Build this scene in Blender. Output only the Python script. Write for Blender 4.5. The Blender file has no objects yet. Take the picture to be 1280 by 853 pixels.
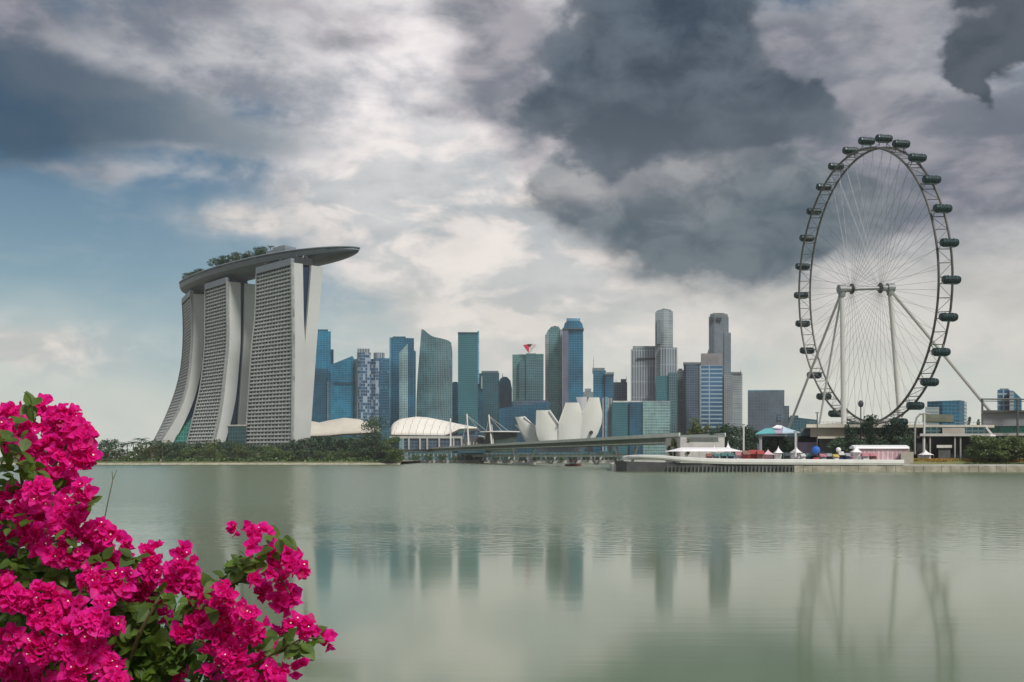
import bpy, math, random
from mathutils import Vector, Matrix, noise as mnoise
C = bpy.context.scene
COL = C.collection
F = 1305.0          # focal length in pixels of the 1280-wide photograph
CAMZ = 7.3          # eye height above the water
HOR = 571.0         # horizon row
rnd = random.Random(7)

# ------------------------------------------------------------------ camera
cd = bpy.data.cameras.new('camera'); cam = bpy.data.objects.new('camera', cd); COL.objects.link(cam)
cam.location = (0, 0, CAMZ); cam.rotation_euler = (math.pi/2, 0, 0)
cd.sensor_width = 36; cd.lens = 36*F/1280; cd.shift_y = (HOR-426.5)/1280
cd.clip_start = 0.1; cd.clip_end = 60000
C.camera = cam
C.view_settings.view_transform = 'Standard'; C.view_settings.look = 'None'
C.view_settings.exposure = 0.32; C.view_settings.gamma = 1.0; C.view_settings.use_curve_mapping = False
C.render.resolution_x = 1024; C.render.resolution_y = 682
C.cycles.max_bounces = 6; C.cycles.diffuse_bounces = 2; C.cycles.glossy_bounces = 3
C.cycles.transmission_bounces = 4; C.cycles.volume_bounces = 0; C.cycles.transparent_max_bounces = 6
C.cycles.use_denoising = True; C.cycles.caustics_reflective = False; C.cycles.caustics_refractive = False

# ------------------------------------------------------------------ sun
SUN = Vector((0.38, -0.62, 0.78)).normalized()
sd = bpy.data.lights.new('sun', 'SUN'); sd.energy = 2.6; sd.angle = math.radians(12); sd.color = (1.0, 0.965, 0.90)
so = bpy.data.objects.new('sun', sd); COL.objects.link(so)
so.rotation_euler = SUN.to_track_quat('Z', 'Y').to_euler(); so.location = (0, 0, 500)

# ------------------------------------------------------------------ world: Nishita sky under broken storm clouds
class NT:
    def __init__(s, tree): s.t = tree
    def n(s, typ, **kw):
        nd = s.t.nodes.new(typ)
        for k, v in kw.items(): setattr(nd, k, v)
        return nd
    def link(s, a, b):
        s.t.links.new(a, b)
    def inp(s, sock, v):
        if isinstance(v, bpy.types.NodeSocket): s.t.links.new(v, sock)
        else: sock.default_value = v
    def m(s, op, a, b=None, c=None, clamp=False):
        nd = s.n('ShaderNodeMath', operation=op); nd.use_clamp = clamp
        s.inp(nd.inputs[0], a)
        if b is not None: s.inp(nd.inputs[1], b)
        if c is not None: s.inp(nd.inputs[2], c)
        return nd.outputs[0]
    def vm(s, op, a, b=None, out=0):
        nd = s.n('ShaderNodeVectorMath', operation=op)
        s.inp(nd.inputs[0], a)
        if b is not None:
            if op == 'SCALE': s.inp(nd.inputs['Scale'], b)
            else: s.inp(nd.inputs[1], b)
        return nd.outputs[out]
    def mix(s, fac, a, b, blend='MIX'):
        nd = s.n('ShaderNodeMix', data_type='RGBA', blend_type=blend)
        s.inp(nd.inputs[0], fac)
        for i, v in ((6, a), (7, b)):
            if isinstance(v, (tuple, list)) and len(v) == 3: v = (*v, 1)
            s.inp(nd.inputs[i], v)
        return nd.outputs[2]
    def sm(s, v, lo, hi, a=0.0, b=1.0):
        nd = s.n('ShaderNodeMapRange', interpolation_type='SMOOTHSTEP')
        s.inp(nd.inputs[0], v); nd.inputs[1].default_value = lo; nd.inputs[2].default_value = hi
        nd.inputs[3].default_value = a; nd.inputs[4].default_value = b
        return nd.outputs[0]
    def noise(s, vec, scale, detail=4, rough=0.55, out='Fac', dist=0.0):
        nd = s.n('ShaderNodeTexNoise'); nd.inputs['Scale'].default_value = scale
        nd.inputs['Detail'].default_value = detail; nd.inputs['Roughness'].default_value = rough
        nd.inputs['Distortion'].default_value = dist
        s.link(vec, nd.inputs['Vector'])
        return nd.outputs[0] if out == 'Fac' else nd.outputs[1]
    def comb(s, x, y, z):
        nd = s.n('ShaderNodeCombineXYZ')
        for i, v in enumerate((x, y, z)): s.inp(nd.inputs[i], v)
        return nd.outputs[0]
    def sep(s, v):
        nd = s.n('ShaderNodeSeparateXYZ'); s.link(v, nd.inputs[0]); return nd.outputs

w = bpy.data.worlds.new('World'); C.world = w; w.use_nodes = True
wt = w.node_tree; wt.nodes.clear(); W = NT(wt)
out = W.n('ShaderNodeOutputWorld'); bg = W.n('ShaderNodeBackground'); bg.inputs[1].default_value = 0.1
W.link(bg.outputs[0], out.inputs[0])
sky = W.n('ShaderNodeTexSky', sky_type='NISHITA'); sky.sun_disc = False
sky.sun_elevation = math.asin(SUN.z); sky.sun_rotation = math.atan2(SUN.x, SUN.y)
sky.air_density = 1.0; sky.dust_density = 1.0; sky.ozone_density = 2.0
tc = W.n('ShaderNodeTexCoord'); D = W.vm('NORMALIZE', tc.outputs['Generated'])
dx, dy, dz = W.sep(D)
az = W.m('ARCTAN2', dx, dy); el = W.m('ARCSINE', dz)
P = W.comb(az, el, 0.0)
Ds = W.vm('MULTIPLY', D, (1.0, 1.0, 2.1))
Dn = W.vm('MULTIPLY', D, (1.0, 1.0, 1.45))
n_big = W.noise(Dn, 5.0, 6, 0.58, 'Color')
n_det = W.noise(Dn, 15.0, 5, 0.55, 'Color')
n_str = W.noise(Ds, 7.0, 8, 0.60, dist=0.5)
n_soft = W.noise(Ds, 6.0, 2, 0.5)
n_puff = W.noise(Dn, 11.0, 5, 0.55)
n_pf2 = W.noise(Ds, 13.0, 7, 0.58, dist=0.3)
n_lump = W.noise(Dn, 22.0, 6, 0.62, dist=0.4)
n_fin = W.noise(Ds, 26.0, 6, 0.6)
def cvec(col):
    sc_ = W.n('ShaderNodeSeparateColor'); W.link(col, sc_.inputs[0])
    return W.comb(W.m('SUBTRACT', sc_.outputs[0], 0.5), W.m('SUBTRACT', sc_.outputs[1], 0.5), 0.0)
bigv = cvec(n_big); detv = cvec(n_det)
Pw = W.vm('ADD', P, W.vm('MULTIPLY', bigv, (0.13, 0.08, 0.0)))            # soft warp
Pc = W.vm('ADD', P, W.vm('ADD', W.vm('MULTIPLY', bigv, (0.05, 0.05, 0.0)), W.vm('MULTIPLY', detv, (0.075, 0.065, 0.0))))  # billowy warp
def px2ae(x, y):
    a = math.atan((x-640)/F); e = math.atan((HOR-y)/F*math.cos(a)); return a, e
def blobs(coord, lst):
    acc = None
    for b in lst:
        x, y, rx, ry = b[:4]; rot = b[4] if len(b) > 4 else 0; amp = b[5] if len(b) > 5 else 1.0
        a, e = px2ae(x, y)
        v = W.vm('MULTIPLY', W.vm('SUBTRACT', coord, (a, e, 0)), (F/rx/math.cos(a), F/ry/math.cos(a), 0))
        q = W.vm('DOT_PRODUCT', v, v, out=1)
        g = W.m('POWER', 0.5, q)                     # half height at the given radius
        acc = W.m('MULTIPLY', g, amp) if acc is None else W.m('MULTIPLY_ADD', g, amp, acc)
    return acc
def k10(c): return tuple(v*10 for v in c)
def nsub(v, amp): return W.m('MULTIPLY', W.m('SUBTRACT', v, 0.5), amp)
# clear air with the Nishita blue, paling into a cream horizon haze
clear = W.mix(1.0, sky.outputs[0], (0.42, 0.50, 0.48), 'MULTIPLY')
pale = W.sm(el, 0.27, 0.02)
c = W.mix(W.m('MULTIPLY', pale, 0.72), clear, k10((0.30, 0.41, 0.45)))
hz = W.sm(W.m('ADD', el, nsub(n_soft, 0.16)), 0.165, 0.02)
right = W.sm(az, -0.42, -0.10)
c = W.mix(W.m('MULTIPLY', hz, W.m('MULTIPLY_ADD', right, 0.22, 0.75)), c, k10((0.60, 0.605, 0.53)))
# thin veil streaks over the blue
c = W.mix(W.m('MULTIPLY', W.sm(n_str, 0.50, 0.72), 0.35), c, k10((0.36, 0.40, 0.43)))
# high bright veil, mottled
S = blobs(Pw, [(520,110,190,150),(640,330,190,120),(300,40,190,46),(1080,330,230,110),(1060,125,190,60),(470,250,60,45),(1150,20,220,50),
               (40,425,90,26),(290,285,46,13,-8),(400,246,44,12,-14),(120,90,90,24,-8),(1270,300,120,110),(560,20,120,60),(90,215,110,12,0,.5),(180,190,80,10,0,.4)])
back = W.sm(W.m('ABSOLUTE', az), 0.55, 0.9)
S = W.m('ADD', S, W.m('MULTIPLY', back, 0.75))
S = W.m('ADD', S, W.sm(el, 0.48, 0.75, 0.0, 0.8))
veil = W.sm(W.m('ADD', S, W.m('ADD', nsub(n_str, 1.3), nsub(n_lump, 0.5))), 0.20, 0.85)
tone = W.sm(W.m('ADD', W.m('MULTIPLY', n_str, 0.40), W.m('ADD', W.m('MULTIPLY', n_fin, 0.22), W.m('MULTIPLY', n_soft, 0.38))), 0.40, 0.58)
glow = blobs(P, [(560,60,150,130),(540,220,150,90),(700,400,260,80,0,.6)])
brt = W.mix(W.m('MINIMUM', glow, 1.0), k10((0.40, 0.40, 0.425)), k10((0.78, 0.73, 0.73)))
dim = W.mix(W.m('MINIMUM', glow, 1.0), k10((0.15, 0.17, 0.21)), k10((0.34, 0.355, 0.39)))
veilc = W.mix(tone, dim, brt)
lowc = W.sm(el, 0.25, 0.10)
veilc = W.mix(W.m('MULTIPLY', lowc, 0.70), veilc, k10((0.64, 0.61, 0.54)))
c = W.mix(W.m('MULTIPLY', veil, 0.96), c, veilc)
# sunlit puffs low in the centre, with blue-grey gaps
zone = blobs(Pw, [(640,330,170,90),(450,265,80,34),(60,425,110,26),(300,285,60,16),(560,230,120,60,0,.6)])
pf = W.sm(n_pf2, 0.44, 0.60)
c = W.mix(W.m('MULTIPLY', W.m('MINIMUM', zone, 1.0), 0.62), c, W.mix(pf, k10((0.38, 0.41, 0.42)), k10((0.72, 0.66, 0.61))))
# slate blue overcast on the left
S = blobs(Pw, [(40,115,130,50,-4),(10,190,100,30,0,.6),(230,165,110,28,-6,.6),(140,135,100,28,0,.8),(0,80,60,46),(330,195,80,22,0,.5)])
c = W.mix(W.m('MULTIPLY', W.sm(W.m('ADD', S, W.m('ADD', nsub(n_str, 1.2), nsub(n_lump, 0.3))), 0.15, 1.15), 0.88), c,
          W.mix(W.sm(az, -0.42, -0.20), k10((0.028, 0.062, 0.104)), k10((0.22, 0.255, 0.285))))
# grey lilac cloud sheets
S = blobs(Pw, [(1090,30,180,48),(1190,195,150,50,-4),(1060,215,110,50),(620,20,60,50),(590,110,55,26,0,.7),(330,12,160,18,-8,.8),(30,18,130,30),
               (1150,250,130,36),(420,60,70,14,-12,.7),(560,150,60,12,0,.5),(660,110,40,60),(900,180,200,60)])
c = W.mix(W.m('MULTIPLY', W.sm(W.m('ADD', S, W.m('ADD', nsub(n_str, 1.6), nsub(n_lump, 0.5))), 0.28, 1.1), 0.88), c,
          W.mix(W.sm(n_pf2, 0.38, 0.62), k10((0.118, 0.135, 0.168)), k10((0.27, 0.26, 0.295))))
# mid grey cumulus below the storm cell
S = blobs(Pc, [(730,238,60,24),(800,228,80,46),(885,215,85,58),(910,276,116,42),(875,308,66,20),(992,262,90,50),(890,296,190,72,0,.30)])
S = W.m('ADD', S, W.m('ADD', nsub(n_puff, 0.5), nsub(n_lump, 0.45)))
lit = blobs(Pc, [(800,205,75,18,6),(720,232,60,12),(900,190,60,24,0,.6)])
shade = blobs(Pw, [(880,325,120,34),(960,270,80,60),(770,290,80,16,0,.7)])
mtone = W.sm(W.m('ADD', W.m('MULTIPLY', n_puff, 0.5), W.m('MULTIPLY', n_lump, 0.5)), 0.39, 0.61)
mc = W.mix(mtone, k10((0.095, 0.118, 0.143)), k10((0.245, 0.262, 0.28)))
mc = W.mix(W.m('MINIMUM', lit, 1.0), mc, W.mix(mtone, k10((0.20, 0.21, 0.23)), k10((0.33, 0.33, 0.34))))
mc = W.mix(W.m('MULTIPLY', W.m('MINIMUM', shade, 1.0), 0.85), mc, W.mix(mtone, k10((0.054, 0.084, 0.108)), k10((0.090, 0.124, 0.148))))
md = W.sm(S, 0.34, 0.70)
soft = W.sm(S, 0.08, 0.90)
up = W.sm(el, 0.22, 0.26)
c = W.mix(W.m('MULTIPLY', W.m('ADD', W.m('MULTIPLY', md, up), W.m('MULTIPLY', soft, W.m('SUBTRACT', 1.0, up))), 0.96), c, mc)
# the dark storm cell
S = blobs(Pc, [(812,5,78,70),(832,80,88,58),(765,135,56,44),(868,145,112,38),(980,110,44,30),(962,146,58,32),(760,182,32,30),(686,140,22,16),(1034,102,9,10,0,.9),(890,28,40,50)])
S = W.m('ADD', S, W.m('ADD', nsub(n_puff, 0.55), nsub(n_lump, 0.60)))
crisp = W.sm(S, 0.36, 0.72); fuzzy = W.sm(S, 0.10, 1.0)
dk = W.m('ADD', W.m('MULTIPLY', crisp, 0.7), W.m('MULTIPLY', fuzzy, 0.3))
dtone = W.sm(W.m('ADD', W.m('MULTIPLY', n_puff, 0.35), W.m('ADD', W.m('MULTIPLY', n_soft, 0.30), W.m('MULTIPLY', n_lump, 0.35))), 0.40, 0.59)
dc = W.mix(dtone, k10((0.030, 0.048, 0.072)), k10((0.088, 0.116, 0.148)))
dc = W.mix(W.m('MULTIPLY', W.sm(el, 0.38, 0.25), 0.6), dc, k10((0.110, 0.132, 0.160)))
# paler, thinner cloud at the cell's rim
dc = W.mix(W.sm(S, 0.95, 0.45, 0.0, 0.45), dc, k10((0.17, 0.185, 0.21)))
c = W.mix(W.m('MULTIPLY', dk, 0.97), c, dc)
# ragged black clouds at the right
S = blobs(Pc, [(1278,15,44,34),(1240,6,30,12),(1200,68,24,18),(1232,84,26,15),(1218,106,16,16),(1226,132,10,14,0,.6),(1278,66,18,18)])
S = W.m('ADD', S, nsub(n_lump, 0.9))
c = W.mix(W.m('MULTIPLY', W.sm(S, 0.22, 0.80), 0.93), c, W.mix(dtone, k10((0.028, 0.042, 0.060)), k10((0.062, 0.078, 0.10))))
# below the horizon: dull water tone
c = W.mix(W.sm(dz, 0.0, -0.03), c, k10((0.16, 0.20, 0.18)))
W.link(c, bg.inputs[0])
w.cycles.sampling_method = 'MANUAL'; w.cycles.sample_map_resolution = 512
# ------------------------------------------------------------------ helpers
def pt(px, py, Y): return Vector(((px-640)/F*Y, Y, CAMZ+(HOR-py)/F*Y))
def X_(px, Y): return (px-640)/F*Y
def Z_(py, Y): return CAMZ+(HOR-py)/F*Y

class MB:
    def __init__(s): s.v = []; s.f = []; s.smooth = False
    def add(s, vs, fs):
        b = len(s.v); s.v += [tuple(v) for v in vs]; s.f += [tuple(i+b for i in f) for f in fs]; return s
    def prism(s, poly, z0, z1):
        n = len(poly)
        zb = z0 if isinstance(z0, (list, tuple)) else [z0]*n
        zt = z1 if isinstance(z1, (list, tuple)) else [z1]*n
        a = sum(poly[i][0]*poly[(i+1) % n][1]-poly[(i+1) % n][0]*poly[i][1] for i in range(n))
        if a < 0: poly = poly[::-1]; zb = zb[::-1]; zt = zt[::-1]
        vs = [(p[0], p[1], zb[i]) for i, p in enumerate(poly)]+[(p[0], p[1], zt[i]) for i, p in enumerate(poly)]
        fs = [(i, (i+1) % n, n+(i+1) % n, n+i) for i in range(n)]
        if len(set(zt)) == 1 or n <= 4: fs.append(tuple(range(n, 2*n)))
        else: fs += [(n, n+i, n+i+1) for i in range(1, n-1)]
        fs.append(tuple(range(n-1, -1, -1)))
        return s.add(vs, fs)
    def box(s, c, size, rz=0.0):
        cx, cy, cz = c; hx, hy, hz = size[0]/2, size[1]/2, size[2]/2
        co, si = math.cos(rz), math.sin(rz)
        return s.prism([(cx+x*co-y*si, cy+x*si+y*co) for x, y in ((-hx, -hy), (hx, -hy), (hx, hy), (-hx, hy))], cz-hz, cz+hz)
    def tube(s, pts, r, n=6, cap=True, closed=False):
        pts = [Vector(p) for p in pts]; m = len(pts)
        rs = r if isinstance(r, (list, tuple)) else [r]*m
        vs = []; fs = []; prev = None
        for i, p in enumerate(pts):
            a = pts[(i-1) % m] if (i > 0 or closed) else p
            b = pts[(i+1) % m] if (i < m-1 or closed) else p
            t = (b-a).normalized()
            if prev is None:
                up = Vector((0, 0, 1)) if abs(t.z) < 0.9 else Vector((1, 0, 0))
                u = t.cross(up).normalized()
            else: u = (prev-t*prev.dot(t)).normalized()
            prev = u; v = t.cross(u)
            for k in range(n):
                q = 2*math.pi*k/n
                vs.append(p+(u*math.cos(q)+v*math.sin(q))*rs[i])
        for i in range(m if closed else m-1):
            for k in range(n):
                j = (i+1) % m
                fs.append((i*n+k, i*n+(k+1) % n, j*n+(k+1) % n, j*n+k))
        if cap and not closed:
            fs.append(tuple(range(n-1, -1, -1))); fs.append(tuple((m-1)*n+k for k in range(n)))
        return s.add(vs, fs)
    def grid(s, rows, closed=False):
        m = len(rows); n = len(rows[0]); fs = []
        for i in range(m-1):
            for k in range(n if closed else n-1):
                fs.append((i*n+k, i*n+(k+1) % n, (i+1)*n+(k+1) % n, (i+1)*n+k))
        return s.add([p for r in rows for p in r], fs)
    def build(s, name, mat, parent=None, smooth=False, label=None):
        off = Vector((0, 0, 0)); q = parent
        while q is not None: off += q.location; q = q.parent
        me = bpy.data.meshes.new(name)
        me.from_pydata([(v[0]-off.x, v[1]-off.y, v[2]-off.z) for v in s.v], [], s.f)
        me.materials.append(mat); me.update()
        if smooth: me.shade_smooth()
        o = bpy.data.objects.new(name, me); COL.objects.link(o)
        if parent is not None: o.parent = parent
        if label: o['label'] = label
        return o

def thing(name, label, cat, loc, group=None, rz=0.0):
    o = bpy.data.objects.new(name, None); COL.objects.link(o); o.location = loc; o.rotation_euler = (0, 0, rz)
    o.empty_display_size = 0.5
    o['label'] = label; o['category'] = cat
    if group: o['group'] = group
    return o
def tag(o, label, cat, group=None, kind=None):
    o['label'] = label; o['category'] = cat
    if group: o['group'] = group
    if kind: o['kind'] = kind
    return o
def struct(o, kind='structure'): o['kind'] = kind; return o
def dup(root, loc, rz=0.0, scale=1.0, label=None, group=None):
    r = root.copy(); COL.objects.link(r); r.location = loc; r.rotation_euler = (0, 0, rz)
    r.scale = scale if isinstance(scale, (tuple, list)) else (scale,)*3
    if label: r['label'] = label
    if group: r['group'] = group
    for ch in list(root.children):
        c_ = ch.copy(); COL.objects.link(c_); c_.parent = r
        for g in list(ch.children):
            d_ = g.copy(); COL.objects.link(d_); d_.parent = c_
    return r

# ------------------------------------------------------------------ materials
def mat(name, col, rough=0.7, metal=0.0, spec=0.5, var=0.0, vscale=0.1, col2=None, bump=0.0):
    m = bpy.data.materials.new(name); m.use_nodes = True; n = NT(m.node_tree)
    b = m.node_tree.nodes['Principled BSDF']
    b.inputs['Roughness'].default_value = rough; b.inputs['Metallic'].default_value = metal
    b.inputs['Specular IOR Level'].default_value = spec
    if var or col2:
        g = n.n('ShaderNodeNewGeometry').outputs['Position']
        f = n.sm(n.noise(g, vscale, 5, 0.6), 0.3, 0.7)
        c2 = col2 or tuple(max(0, x*(1-var)) for x in col)
        n.link(n.mix(f, col, c2), b.inputs['Base Color'])
        if bump:
            bp = n.n('ShaderNodeBump'); bp.inputs['Strength'].default_value = bump; bp.inputs['Distance'].default_value = 0.3
            n.link(n.noise(g, vscale*6, 4, 0.6), bp.inputs['Height']); n.link(bp.outputs[0], b.inputs['Normal'])
    else: b.inputs['Base Color'].default_value = (*col, 1)
    return m

def facade(name, glass, frame, fh=4.0, bw=4.0, ff=0.35, fv=0.12, metal=0.35, rough=0.22, vary=0.35, off=0.0, checker=0.0, big=0.32, soft=0.48):
    """curtain wall: floor bands and mullions from world position along each face, panes differing one from the next"""
    m = bpy.data.materials.new(name); m.use_nodes = True; n = NT(m.node_tree)
    b = m.node_tree.nodes['Principled BSDF']
    g = n.n('ShaderNodeNewGeometry')
    tan = n.vm('NORMALIZE', n.vm('CROSS_PRODUCT', g.outputs['True Normal'], (0, 0, 1)))
    u = n.vm('DOT_PRODUCT', g.outputs['Position'], tan, out=1)
    z = n.sep(g.outputs['Position'])[2]
    uz = n.m('DIVIDE', n.m('ADD', z, off), fh); uu = n.m('DIVIDE', u, bw)
    fz = n.m('FRACT', uz); fu = n.m('FRACT', uu)
    iz = n.m('FLOOR', uz); iu = n.m('FLOOR', uu)
    wn = n.n('ShaderNodeTexWhiteNoise', noise_dimensions='3D'); n.link(n.comb(iu, iz, 3.0), wn.inputs[0])
    wv = wn.outputs[0]
    band = n.m('LESS_THAN', fz, ff) if ff > 0 else 0.0
    mul = n.m('LESS_THAN', fu, fv) if fv > 0 else 0.0
    fr = n.m('MAXIMUM', band, mul)
    if checker: fr = n.m('MAXIMUM', fr, n.m('GREATER_THAN', wv, 1-checker))
    lum = n.m('MULTIPLY_ADD', wv, vary, 1-vary*0.5)
    refl_tone = n.m('MULTIPLY_ADD', n.sm(n.noise(g.outputs['Position'], 0.022, 3, 0.5), 0.3, 0.7), big*2, 1-big)  # uneven reflections painted into the glass colour as broad noise
    gc = n.vm('SCALE', n.vm('SCALE', glass, lum), refl_tone)
    n.link(n.mix(n.m('MULTIPLY', fr, soft), gc, frame), b.inputs['Base Color'])
    n.link(n.m('MULTIPLY', n.m('SUBTRACT', 1.0, fr), metal), b.inputs['Metallic'])
    n.link(n.m('MULTIPLY_ADD', fr, 0.5-rough*0.5, rough), b.inputs['Roughness'])
    return m

M = {}
M['white'] = mat('white_paint', (0.78, 0.77, 0.74), 0.5, var=0.12, vscale=0.2)
M['offwhite'] = mat('weathered_white', (0.62, 0.61, 0.57), 0.6, var=0.25, vscale=0.3)
M['concrete'] = mat('concrete', (0.36, 0.35, 0.33), 0.85, var=0.3, vscale=0.15)
M['palecon'] = mat('pale_concrete', (0.47, 0.46, 0.43), 0.8, var=0.22, vscale=0.12)
M['darkcon'] = mat('dark_concrete', (0.10, 0.10, 0.10), 0.85, var=0.4, vscale=0.2)
M['hotelwall'] = mat('hotel_end_wall', (0.50, 0.515, 0.50), 0.6, var=0.14, vscale=0.02)
M['hotelback'] = mat('hotel_recess', (0.085, 0.095, 0.10), 0.35, var=0.5, vscale=0.12)
M['hull'] = mat('hull_cladding', (0.085, 0.11, 0.12), 0.42, metal=0.3, var=0.2, vscale=0.05)
M['steel'] = mat('grey_steel', (0.28, 0.29, 0.29), 0.45, metal=0.3, var=0.2, vscale=0.4)
M['dsteel'] = mat('dark_steel', (0.085, 0.088, 0.088), 0.5, metal=0.2)
M['cable'] = mat('cable_steel', (0.22, 0.225, 0.225), 0.5, metal=0.3)
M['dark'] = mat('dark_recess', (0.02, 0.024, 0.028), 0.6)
M['glassgreen'] = facade('atrium_green_glass', (0.035, 0.22, 0.17), (0.10, 0.30, 0.25), 5, 3, 0.15, 0.2, 0.4, 0.2)
M['glassdark'] = facade('atrium_dark_glass', (0.03, 0.075, 0.085), (0.10, 0.17, 0.18), 4, 3, 0.2, 0.2, 0.4, 0.2)
M['gap'] = mat('gap_glass', (0.012, 0.035, 0.07), 0.25, metal=0.3)
M['bark'] = mat('bark', (0.12, 0.09, 0.065), 0.9, var=0.4, vscale=1.0)
def leafmat(name, a, b_, sc=0.35, trans=0.25):
    m = bpy.data.materials.new(name); m.use_nodes = True; n = NT(m.node_tree)
    b = m.node_tree.nodes['Principled BSDF']; b.inputs['Roughness'].default_value = 0.55
    g = n.n('ShaderNodeNewGeometry')
    oi = n.n('ShaderNodeObjectInfo').outputs['Random']
    f = n.sm(n.noise(g.outputs['Position'], sc, 4, 0.6), 0.32, 0.68)
    cc = n.mix(f, a, b_)
    cc = n.mix(n.m('MULTIPLY', oi, 0.35), cc, tuple(x*0.55 for x in a))
    n.link(cc, b.inputs['Base Color'])
    if trans:
        tr = n.n('ShaderNodeBsdfTranslucent'); n.link(cc, tr.inputs[0])
        mx = n.n('ShaderNodeMixShader'); mx.inputs[0].default_value = trans
        n.link(b.outputs[0], mx.inputs[1]); n.link(tr.outputs[0], mx.inputs[2])
        n.link(mx.outputs[0], m.node_tree.nodes['Material Output'].inputs[0])
    return m
M['leaf'] = leafmat('tree_leaves', (0.070, 0.135, 0.038), (0.150, 0.225, 0.065), 0.12)
M['leafd'] = leafmat('dark_tree_leaves', (0.038, 0.082, 0.042), (0.080, 0.140, 0.068), 0.12)
M['leafy'] = leafmat('olive_tree_leaves', (0.085, 0.125, 0.038), (0.155, 0.20, 0.065), 0.12)
M['grass'] = mat('grass', (0.11, 0.14, 0.045), 0.9, col2=(0.19, 0.19, 0.08), vscale=0.08)
M['land'] = mat('land', (0.13, 0.14, 0.08), 0.9, col2=(0.22, 0.20, 0.14), vscale=0.03)
M['sand'] = mat('shore_stone', (0.44, 0.40, 0.33), 0.9, col2=(0.25, 0.23, 0.18), vscale=0.25)
# ------------------------------------------------------------------ water
m = bpy.data.materials.new('bay_water'); m.use_nodes = True; n = NT(m.node_tree)
b = m.node_tree.nodes['Principled BSDF']
g = n.n('ShaderNodeNewGeometry').outputs['Position']
gx, gy, gz = n.sep(g)
b.inputs['Base Color'].default_value = (0.128, 0.176, 0.092, 1)
b.inputs['IOR'].default_value = 1.6
# wind-ruffled far water, calm water nearer the bank, with drifting streaks between
warp = n.m('MULTIPLY', n.m('SUBTRACT', n.noise(n.vm('MULTIPLY', g, (0.004, 0.02, 1)), 1.0, 4, 0.6), 0.5), 1.0)
lg = n.m('ADD', n.m('LOGARITHM', gy, 10.0), n.m('MULTIPLY', warp, 0.55))
ruf = n.sm(lg, 1.86, 2.26)
n.link(n.m('MULTIPLY_ADD', ruf, 0.12, 0.085), b.inputs['Roughness'])
st = n.noise(n.vm('MULTIPLY', g, (0.06, 0.5, 1)), 1.0, 4, 0.6)
bp = n.n('ShaderNodeBump'); bp.inputs['Strength'].default_value = 0.08; bp.inputs['Distance'].default_value = 0.06
n.link(st, bp.inputs['Height'])
wv = n.noise(n.vm('MULTIPLY', g, (0.55, 0.8, 1)), 1.0, 2, 0.5)      # wind wavelets of about a metre
bp2 = n.n('ShaderNodeBump'); bp2.inputs['Distance'].default_value = 0.22; n.link(ruf, bp2.inputs['Strength'])
n.link(wv, bp2.inputs['Height']); n.link(bp.outputs[0], bp2.inputs['Normal']); n.link(bp2.outputs[0], b.inputs['Normal'])
M['water'] = m
mb = MB(); mb.add([(-3400, 8, 0), (3400, 8, 0), (3400, 6000, 0), (-3400, 6000, 0)], [(0, 1, 2, 3)])
struct(mb.build('water', M['water']))

# near bank, under the bush and the photographer
mb = MB()
rows = []
for (y, z) in ((-60, 5.7), (-8, 5.7), (3, 5.6), (5, 5.3), (9, 2.6), (13, 0.4), (18, -1.5)):
    rows.append([(x, y+0.4*math.sin(x*0.7), z+0.12*math.sin(x*1.3+y) if y > -50 else z) for x in [i*3-60 for i in range(41)]])
mb.grid(rows); struct(mb.build('near_bank', M['grass'], smooth=True))

# opposite shore on the left, and the land the city stands on
def wob(x, a, s, ph=0): return a*(math.sin(x*s+ph)+0.5*math.sin(x*s*2.3+1+ph)+0.3*math.sin(x*s*5.1+2))
xs = [-3200+i*12 for i in range(0, int((3200-95)/12)+1)]
edge = [952+wob(x, 5, 0.02)+max(0, (x+150))*0.5 for x in xs]
mb = MB(); mb.grid([[(x, e, -0.5) for x, e in zip(xs, edge)], [(x, e+1.2, 0.7+0.25*math.sin(x*0.5)) for x, e in zip(xs, edge)],
                    [(x, e+5, 1.5) for x, e in zip(xs, edge)]])
struct(mb.build('shore_stones', M['sand']))
mb = MB(); mb.grid([[(x, e+4.6, 1.45) for x, e in zip(xs, edge)], [(x, e+14, 2.6) for x, e in zip(xs, edge)]])
struct(mb.build('shore_grass', M['grass']))
mb = MB(); mb.grid([[(x, e+13.9, 2.6) for x, e in zip(xs, edge)], [(x, 1340, 3.0) for x in xs], [(x, 6000, 3.0) for x in xs]])
struct(mb.build('left_land', M['land']))
mb = MB(); mb.box((1650, 3640, 0.7), (3500, 4720, 4.0)); struct(mb.build('city_land', M['land']))
# museum quay
mb = MB(); mb.prism([(-90, 1215), (135, 1205), (260, 1278), (-125, 1278)], -1, 2.8); struct(mb.build('museum_quay', M['palecon']))
# promontory on the right
mb = MB()
poly = [(50, 523), (66, 510), (90, 503), (128, 500.5), (190, 500), (330, 500), (620, 502), (620, 900), (150, 900), (60, 640)]
mb.prism(poly, -1, 3.6); struct(mb.build('promontory', M['palecon']))
# beige sea wall along its right half
mb = MB()
for i in range(54):
    x0 = X_(992, 500)+i*4.4
    mb.box((x0+2.2, 499.5-0.2*(i % 3), 1.4), (4.32, 1.2, 3.2-0.15*((i*7) % 4)))
tag(mb.build('sea_wall', M['sand']), 'low beige stone sea wall at the water\'s edge below the right bank', 'sea wall')
# grass slope with flower bed behind the wall
mb = MB(); rows = []
for y, z in ((500.6, 3.1), (508, 4.6), (520, 6.2), (545, 6.5)):
    rows.append([(X_(1132, 510)+i*5, y, z+0.25*math.sin(i*1.7+y)-(0.9 if i < 1 and y > 501 else 0)) for i in range(80)])
mb.grid(rows); struct(mb.build('bank_grass', M['grass'], smooth=True))

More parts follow.
